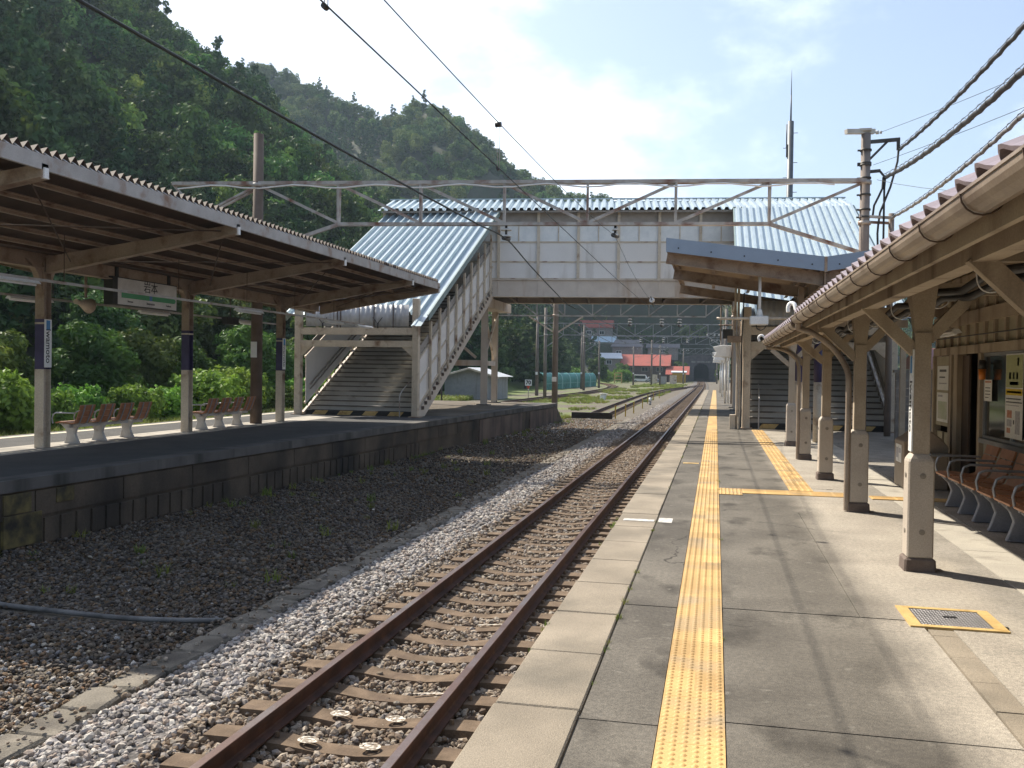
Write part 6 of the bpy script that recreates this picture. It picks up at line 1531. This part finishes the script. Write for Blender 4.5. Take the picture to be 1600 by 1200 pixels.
LF_CON  = leaf_mat('conifer_leaves', (.028,.066,.024), (.048,.10,.034), (.085,.155,.045), .12, .15, .8)
BARK = mat('tree_bark', (.09,.07,.05), (.05,.04,.03), 6, .95, bump=.4, bscale=20)
def crown_geo(seed, lobes, nl, size, elong=1.5, inner=.35):
    r = random.Random(seed); vs = []; fs = []
    tot = sum(l[3]**2 for l in lobes)
    for (cx,cy,cz,R_,fl) in lobes:
        k = int(nl*R_*R_/tot)
        for _ in range(k):
            u = r.uniform(-1,1); a = r.uniform(0,6.283); s = math.sqrt(1-u*u); n = Vector((s*math.cos(a), s*math.sin(a), u))
            rad = R_*(1-inner*r.random()**1.6)*(1+.18*noise.noise(n*2.3+Vector((seed,cx,cz)))*2)
            p = Vector((cx,cy,cz))+Vector((n.x*rad,n.y*rad,n.z*rad*fl))
            if n.z < -.55 and r.random() < .6: continue
            nn = (n+Vector((r.gauss(0,.55),r.gauss(0,.55),r.gauss(0,.55)+.25))).normalized()
            t1 = nn.cross(Vector((r.uniform(-1,1),r.uniform(-1,1),r.uniform(-1,1)))).normalized(); t2 = nn.cross(t1)
            sz = size*r.uniform(.6,1.3); o = len(vs)
            vs += [p-t1*sz*elong*.5, p+t2*sz*.42+nn*sz*.1, p+t1*sz*elong*.5, p-t2*sz*.42+nn*sz*.1]; fs.append((o,o+1,o+2,o+3))
    return [tuple(v) for v in vs], fs
def rand_lobes(seed, n, R, H, base, flat=.8, rl=(.38,.6), cone=False):
    r = random.Random(seed); L_ = []
    for i in range(n):
        f = (i+.5)/n
        z = base+H*f; rr = R*(1-f)**.7*.75 if cone else R*math.sqrt(max(.08,1-(f*1.7-.75)**2))*.75
        a = i*2.4+r.uniform(-.5,.5); q = rr*r.uniform(.5,1.05)
        L_.append((q*math.cos(a), q*math.sin(a), z, R*(r.uniform(*rl)*(1-.55*f if cone else 1)), flat))
    for i in range(n*2):
        b = r.choice(L_[:n]); a = r.uniform(0,6.28); u = r.uniform(-.1,1); q = b[3]*math.sqrt(max(0,1-u*u)); L_.append((b[0]+q*math.cos(a), b[1]+q*math.sin(a), b[2]+b[3]*u*flat*1.05, b[3]*r.uniform(.22,.42), r.uniform(.7,1.3)))
    return L_
# ---- forest on the hills (stuff)
LF_FAR = leaf_mat('far_hill_leaves', (.065,.125,.035), (.11,.18,.05), (.18,.25,.08), .2, .2, .3)
LF_HILL2 = leaf_mat('near_hill_leaves', (.034,.092,.022), (.075,.160,.034), (.155,.25,.05), .25, .32, .3)
protos = []
for i in range(4):
    lb = rand_lobes(40+i, 9, 3.4, 4.2, 1.6, .8, (.36,.52)); v, f = crown_geo(i, lb, 1500, .42, 1.5, .3)
    protos.append(raw_obj('hill_crown_a%d' % i, v, f, [LF_HILL2]))
for i in range(2):
    lb = rand_lobes(60+i, 12, 2.2, 8.5, .8, .7, (.42,.55), cone=True); v, f = crown_geo(20+i, lb, 1300, .38, 1.6, .3)
    protos.append(raw_obj('hill_crown_b%d' % i, v, f, [LF_CON]))
ph = proto_coll('hill_crowns', protos)
pf = []
for i, o in enumerate(protos):
    me = o.data.copy(); me.materials.clear(); me.materials.append(LF_FAR if i < 4 else LF_CON); pf.append(bpy.data.objects.new('far_crown_%s%d' % ('ab'[i > 3], i), me))
pfc = proto_coll('far_crowns', pf)
rf = random.Random(99)
def forest(name, test, step, smin, smax, label, pc, jit=.45):
    P_=[];R_=[];S_=[];I_=[]
    x = -370
    while x < 175:
        y = 5
        while y < 400:
            px, py = x+rf.uniform(-jit,jit)*step, y+rf.uniform(-jit,jit)*step
            D = py*.9765-px*.2156
            if D > 20 and -.98 < px/D < .36:
                h = ground(px,py)
                if h > .3 and test(px,py,h,D):
                    s = rf.uniform(smin,smax); con = noise.noise(Vector((px*.02,py*.02,5))) > .18 or rf.random() < .12
                    P_.append((px,py,h-.8)); R_.append((rf.uniform(-.08,.08),rf.uniform(-.08,.08),rf.uniform(0,6.28))); S_.append((s,s,s*rf.uniform(.85,1.2))); I_.append(rf.choice((4,5)) if con else rf.choice((0,1,2,3)))
            y += step
        x += step
    print(name, len(P_))
    return scatter(name, P_, R_, S_, I_, pc, label, 'forest')
def vis(px,py,h,D):   # only slopes turned towards the tracks are planted
    g = hill(px+3*(-px-10)/max(1,abs(px+10)), py-3)
    return g < h+2.5 or D < 60 or (px > -70 and py > 240)
HC = [(-34.0,269),(-26,272)]
def clearh(px,py):
    for o in bpy.data.objects:
        if o.name.endswith('_house') or o.name == 'long_grey_shed':
            dx = px-o.location.x; dy = py-o.location.y
            if abs(dx) < 7.5 and -11 < dy < 6: return False
    return True
split = lambda px,py: (px < -25 and py < 175 and hill_id(px,py) == 0)
def hill_id(x,y):
    b = []
    for cr, sl in CRESTS:
        m_ = -99
        for a_, b_ in zip(cr, cr[1:]):
            dx, dy = b_[0]-a_[0], b_[1]-a_[1]; t = max(0,min(1,((x-a_[0])*dx+(y-a_[1])*dy)/(dx*dx+dy*dy))); d = math.hypot(x-a_[0]-dx*t, y-a_[1]-dy*t); m_ = max(m_, a_[2]+(b_[2]-a_[2])*t-sl*d)
        b.append(m_)
    return 0 if b[0] > b[1] else 1
forest('near_hill_forest', lambda x,y,h,D: hill_id(x,y) == 0 and vis(x,y,h,D), 3.7, .45, 1.3, 'dense broadleaf wood covering the steep near hill on the left', ph)
forest('far_hill_forest', lambda x,y,h,D: hill_id(x,y) == 1 and vis(x,y,h,D) and clearh(x,y), 4.2, .5, .95, 'wooded farther hill behind the bridge and above the tunnel', pfc)

# ---- individual trees and shrubs
def make_tree(kind, loc, s, rz, label, cat, group):
    t = empty({'broad':'broadleaf_tree','bright':'leafy_shrub','cedar':'cedar_tree','mid':'young_tree'}[kind], loc, label, cat, group)
    r = random.Random(hash(kind)%100 if False else len(kind)*7)
    if kind == 'bright': lb = rand_lobes(3, 9, 1.35, 1.2, .35, .8, (.42,.6)); v, f = crown_geo(31, lb, 3800, .17, 1.3, .35); m = LF_BRI; th = 1.0; tr = .05
    elif kind == 'mid': lb = rand_lobes(5, 12, 2.1, 3.2, 1.2, .8, (.34,.5)); v, f = crown_geo(32, lb, 6500, .19, 1.9, .35); m = LF_MID; th = 3.4; tr = .1
    elif kind == 'broad': lb = rand_lobes(8, 15, 3.0, 5.2, 2.0, .8, (.32,.46)); v, f = crown_geo(33, lb, 8500, .25, 1.5, .35); m = LF_DARK; th = 5.5; tr = .17
    else: lb = rand_lobes(12, 18, 1.9, 7.6, 1.0, .65, (.42,.55), cone=True); v, f = crown_geo(34, lb, 8000, .24, 1.9, .3); m = LF_CON; th = 7.5; tr = .16
    me = raw_obj('crown', v, f, [m]); COL.objects.link(me); me.parent = t; ROOT[me.name] = Vector(loc)
    mb = MB(); o = Vector(loc)
    mb.tube([o+Vector((0,0,-.3)), o+Vector((.05,.03,th*.35)), o+Vector((-.05,.08,th*.7)), o+Vector((.04,0,th))], [tr*1.25,tr,tr*.65,tr*.25], 8)
    for k in range(6):
        a = k*1.9; z = th*(.35+.09*k); l = (.5 if kind != 'bright' else .35)*th*.5
        mb.tube([o+Vector((0,.04,z)), o+Vector((math.cos(a)*l*.5,math.sin(a)*l*.5,z+l*.35)), o+Vector((math.cos(a)*l,math.sin(a)*l,z+l*.6))],[tr*.5,tr*.35,tr*.12],6)
    mb.build('trunk', BARK, t)
    t.scale = (s,s,s); t.rotation_euler = (0,0,rz); return t
ORD = ['first','second','third','fourth','fifth','sixth','seventh','eighth','ninth','tenth','eleventh','twelfth','thirteenth','fourteenth','fifteenth','sixteenth','seventeenth','eighteenth','nineteenth','twentieth']
protot = {}
rt = random.Random(17)
def plant(kind, spots, labelf, cat, group):
    for i, (x,y,s) in enumerate(spots):
        lab = labelf(ORD[i]); z = max(GZ, ground(x,y))-.05 if kind != 'x' else 0
        if kind not in protot: protot[kind] = make_tree(kind, (x,y,z), s, rt.uniform(0,6), lab, cat, group)
        else:
            o = dup(protot[kind], (x,y,z), rt.uniform(0,6.28), lab, group); o.scale = (s*rt.uniform(.9,1.1),)*2+(s*rt.uniform(.9,1.12),)
plant('bright', [(-24.6+rt.uniform(-.8,.5), 21.5+i*2.75, rt.uniform(.75,1.25)) for i in range(20)], lambda o: 'bright green leafy shrub behind the left platform, %s from the left' % o, 'shrub', 'bright shrubs behind the left platform')
plant('mid', [(-28.2+rt.uniform(-1.2,1.4), 24+i*4.4, rt.uniform(.75,1.25)) for i in range(14)], lambda o: 'mid green feathery tree behind the bright shrubs, %s from the left' % o, 'tree', 'mid green trees behind the shrubs')
plant('broad', [(-34+rt.uniform(-2,2), 31+i*6.6, rt.uniform(.75,1.1)) for i in range(12)], lambda o: 'dark broadleaf tree at the foot of the near hill, %s from the left' % o, 'tree', 'dark broadleaf trees at the hill foot')
plant('cedar', [(-27+rt.uniform(-1.5,1.0)-(3.5 if i%2 else 0), 90+i*5.3, rt.uniform(.85,1.12)) for i in range(15)], lambda o: 'dark conifer of the grove behind the green barrier, %s from the left' % o, 'tree', 'conifers behind the green barrier')
for kind, (x,y,s), lab in (('broad',(6.5,74,1.0),'broadleaf tree right of the platform beyond the monitors, nearest'),('broad',(9,92,1.1),'broadleaf tree right of the platform beyond the monitors, middle'),('broad',(6.0,118,1.1),'broadleaf tree right of the track, farthest of the three'),
        ('mid',(-26,205,1.2),'pale green tree left of the silver roofed house'),('mid',(-23,232,1.0),'pale green tree in front of the silver roofed house'),('bright',(-21.5,222,1.6),'bright bush by the yellow frame'),('bright',(-25,216,1.5),'bright bush left of the yellow frame'),('mid',(-9.8,272,1.2),'green tree just left of the tunnel mouth'),('mid',(2.0,268,1.1),'green tree right of the tunnel mouth'),('bright',(-28.5,190,1.7),'bright bush at the far end of the green barrier')):
    z = max(GZ, ground(x,y))-.05; o = dup(protot[kind], (x,y,z), rt.uniform(0,6), lab, 'trees near the tunnel and houses'); o.scale = (s,s,s)
# weeds and grass
tv = []; tf = []; r_ = random.Random(2)
for _ in range(26):
    a = r_.uniform(0,6.28); l = r_.uniform(.12,.34); b = Vector((r_.uniform(-.12,.12),r_.uniform(-.12,.12),0)); d = Vector((math.cos(a),math.sin(a),0)); s = Vector((-d.y,d.x,0))*.012; o = len(tv)
    tv += [tuple(b-s), tuple(b+s), tuple(b+d*l*.25+Vector((0,0,l*.7))+s*.7), tuple(b+d*l*.25+Vector((0,0,l*.7))-s*.7), tuple(b+d*l*.6+Vector((0,0,l)))]
    tf += [(o,o+1,o+2,o+3),(o+3,o+2,o+4)]
LF_GR = leaf_mat('grass_blades', (.10,.15,.03), (.17,.22,.045), (.28,.28,.08), .3, .15, 2)
pgz = proto_coll('grass_tufts', [raw_obj('grass_tuft', tv, tf, [LF_GR])])
P_=[];R_=[];S_=[];I_=[]
for _ in range(5000):
    y = 50+rf.random()**1.6*150; x = rf.uniform(-15.2,-5.9)
    if noise.noise(Vector((x*.22,y*.09,1))) < -.02: continue
    if any(abs(x-p.x) < 1.0 and abs(y-p.y) < 1.6 for p in sid_path): continue
    s = rf.uniform(.45,1.0)*(1+(y-50)/200); P_.append((x,y,GZ-.01)); R_.append((0,0,rf.uniform(0,6.28))); S_.append((s,s,s*.8)); I_.append(0)
for _ in range(2500):
    y = rf.uniform(12,80); x = rf.uniform(-23.6,-21.0); s = rf.uniform(.8,1.8); P_.append((x,y,GZ-.01)); R_.append((0,0,rf.uniform(0,6.28))); S_.append((s,s,s)); I_.append(0)
for _ in range(90):
    y = rf.uniform(3,45); P_.append((rf.choice((-.606,-.606,.07,-1.045))+rf.uniform(-.006,.006), y, -.02)); R_.append((0,0,rf.uniform(0,6.28))); s = rf.uniform(.08,.2); S_.append((s,s,s)); I_.append(0)
for _ in range(160):
    y = rf.uniform(5,50); x = rf.uniform(-9.3,-5.0) if rf.random() < .6 else ledge(y)+rf.uniform(.0,.3)
    P_.append((x,y,GZ)); R_.append((0,0,rf.uniform(0,6.28))); s = rf.uniform(.25,.7); S_.append((s,s,s)); I_.append(0)
scatter('grass', P_, R_, S_, I_, pgz, 'patches of green grass between the tracks', 'grass')

# ---------------------------------------------------------------- haze, sky, sun, camera
HAZE = .00022
hm = bpy.data.materials.new('haze_volume'); hm.use_nodes = True; nt = hm.node_tree; nt.nodes.remove(nt.nodes['Principled BSDF'])
pv = nt.nodes.new('ShaderNodeVolumePrincipled'); pv.inputs['Color'].default_value = (.62,.80,1.0,1); pv.inputs['Density'].default_value = HAZE; pv.inputs['Anisotropy'].default_value = .3
nt.links.new(pv.outputs[0], nt.nodes['Material Output'].inputs['Volume'])
if HAZE > 0:
    mb = MB(); mb.box((-720,-420,-2.6),(720,720,215)); hz = mb.build('haze', hm); hz['kind'] = 'stuff'

sun_dir = Vector((-.80,.50,1.0)).normalized()   # towards the sun
el = math.asin(sun_dir.z); az = math.atan2(sun_dir.x, sun_dir.y)
w = bpy.data.worlds.new('World'); sc.world = w; w.use_nodes = True; nt = w.node_tree; N = nt.nodes; L = nt.links
bg = N['Background']; sk = N.new('ShaderNodeTexSky'); sk.sky_type = 'NISHITA'; sk.sun_disc = False; sk.sun_elevation = el; sk.sun_rotation = az; sk.air_density = 1.0; sk.dust_density = 2.0; sk.ozone_density = 1.2
tc = N.new('ShaderNodeTexCoord'); mp = N.new('ShaderNodeMapping'); mp.inputs['Scale'].default_value = (1,1,1.9); L.new(tc.outputs['Generated'], mp.inputs['Vector'])
nz = N.new('ShaderNodeTexNoise'); nz.inputs['Scale'].default_value = 5.0; nz.inputs['Detail'].default_value = 8; nz.inputs['Roughness'].default_value = .58; mp.inputs['Location'].default_value = (.35,.1,.2); L.new(mp.outputs[0], nz.inputs['Vector'])
def blob(c, rad, amp):
    d = N.new('ShaderNodeVectorMath'); d.operation = 'DISTANCE'; L.new(tc.outputs['Generated'], d.inputs[0]); d.inputs[1].default_value = c
    r = N.new('ShaderNodeMapRange'); L.new(d.outputs['Value'], r.inputs['Value']); r.inputs['From Min'].default_value = 0; r.inputs['From Max'].default_value = rad; r.inputs['To Min'].default_value = amp; r.inputs['To Max'].default_value = 0; return r.outputs[0]
def addn(a, b):
    x = N.new('ShaderNodeMath'); x.operation = 'ADD'; L.new(a, x.inputs[0]); L.new(b, x.inputs[1]); return x.outputs[0]
cf = nz.outputs['Fac']
for c, rad, amp in (((-.24,.93,.24),.20,.20),((-.10,.96,.19),.17,.18),((.04,.955,.28),.11,.10),((-.5,.8,.33),.4,.12)): cf = addn(cf, blob(c, rad, amp))
mr = N.new('ShaderNodeMapRange'); mr.interpolation_type = 'SMOOTHSTEP'; L.new(cf, mr.inputs['Value']); mr.inputs['From Min'].default_value = .52; mr.inputs['From Max'].default_value = .80; mr.inputs['To Min'].default_value = .12; mr.inputs['To Max'].default_value = .80
mx = N.new('ShaderNodeMix'); mx.data_type = 'RGBA'; L.new(mr.outputs[0], mx.inputs[0]); L.new(sk.outputs[0], mx.inputs[6]); mx.inputs[7].default_value = (8.0,8.7,9.8,1)
L.new(mx.outputs[2], bg.inputs['Color']); bg.inputs['Strength'].default_value = .105
sl = bpy.data.lights.new('sun', 'SUN'); sl.energy = 4.9; sl.angle = R(.55); sl.color = (1,.925,.80)
so = bpy.data.objects.new('sun', sl); COL.objects.link(so); so.rotation_euler = sun_dir.to_track_quat('Z','Y').to_euler()

cam = bpy.data.cameras.new('camera'); cam.sensor_width = 36; cam.lens = 36*1440/1600; cam.clip_start = .05; cam.clip_end = 6000
co = bpy.data.objects.new('camera', cam); COL.objects.link(co)
yaw = math.atan(318/1440); pitch = math.atan(21.5/1440)
co.matrix_world = Matrix.Translation((0,0,1.637)) @ Matrix.Rotation(yaw,4,'Z') @ Matrix.Rotation(math.pi/2-pitch,4,'X') @ Matrix.Rotation(.014,4,'Z')
sc.camera = co
sc.view_settings.view_transform = 'Standard'; sc.view_settings.look = 'None'; sc.view_settings.gamma = 1; sc.view_settings.exposure = .85
sc.cycles.max_bounces = 6; sc.cycles.diffuse_bounces = 3; sc.cycles.volume_bounces = 0
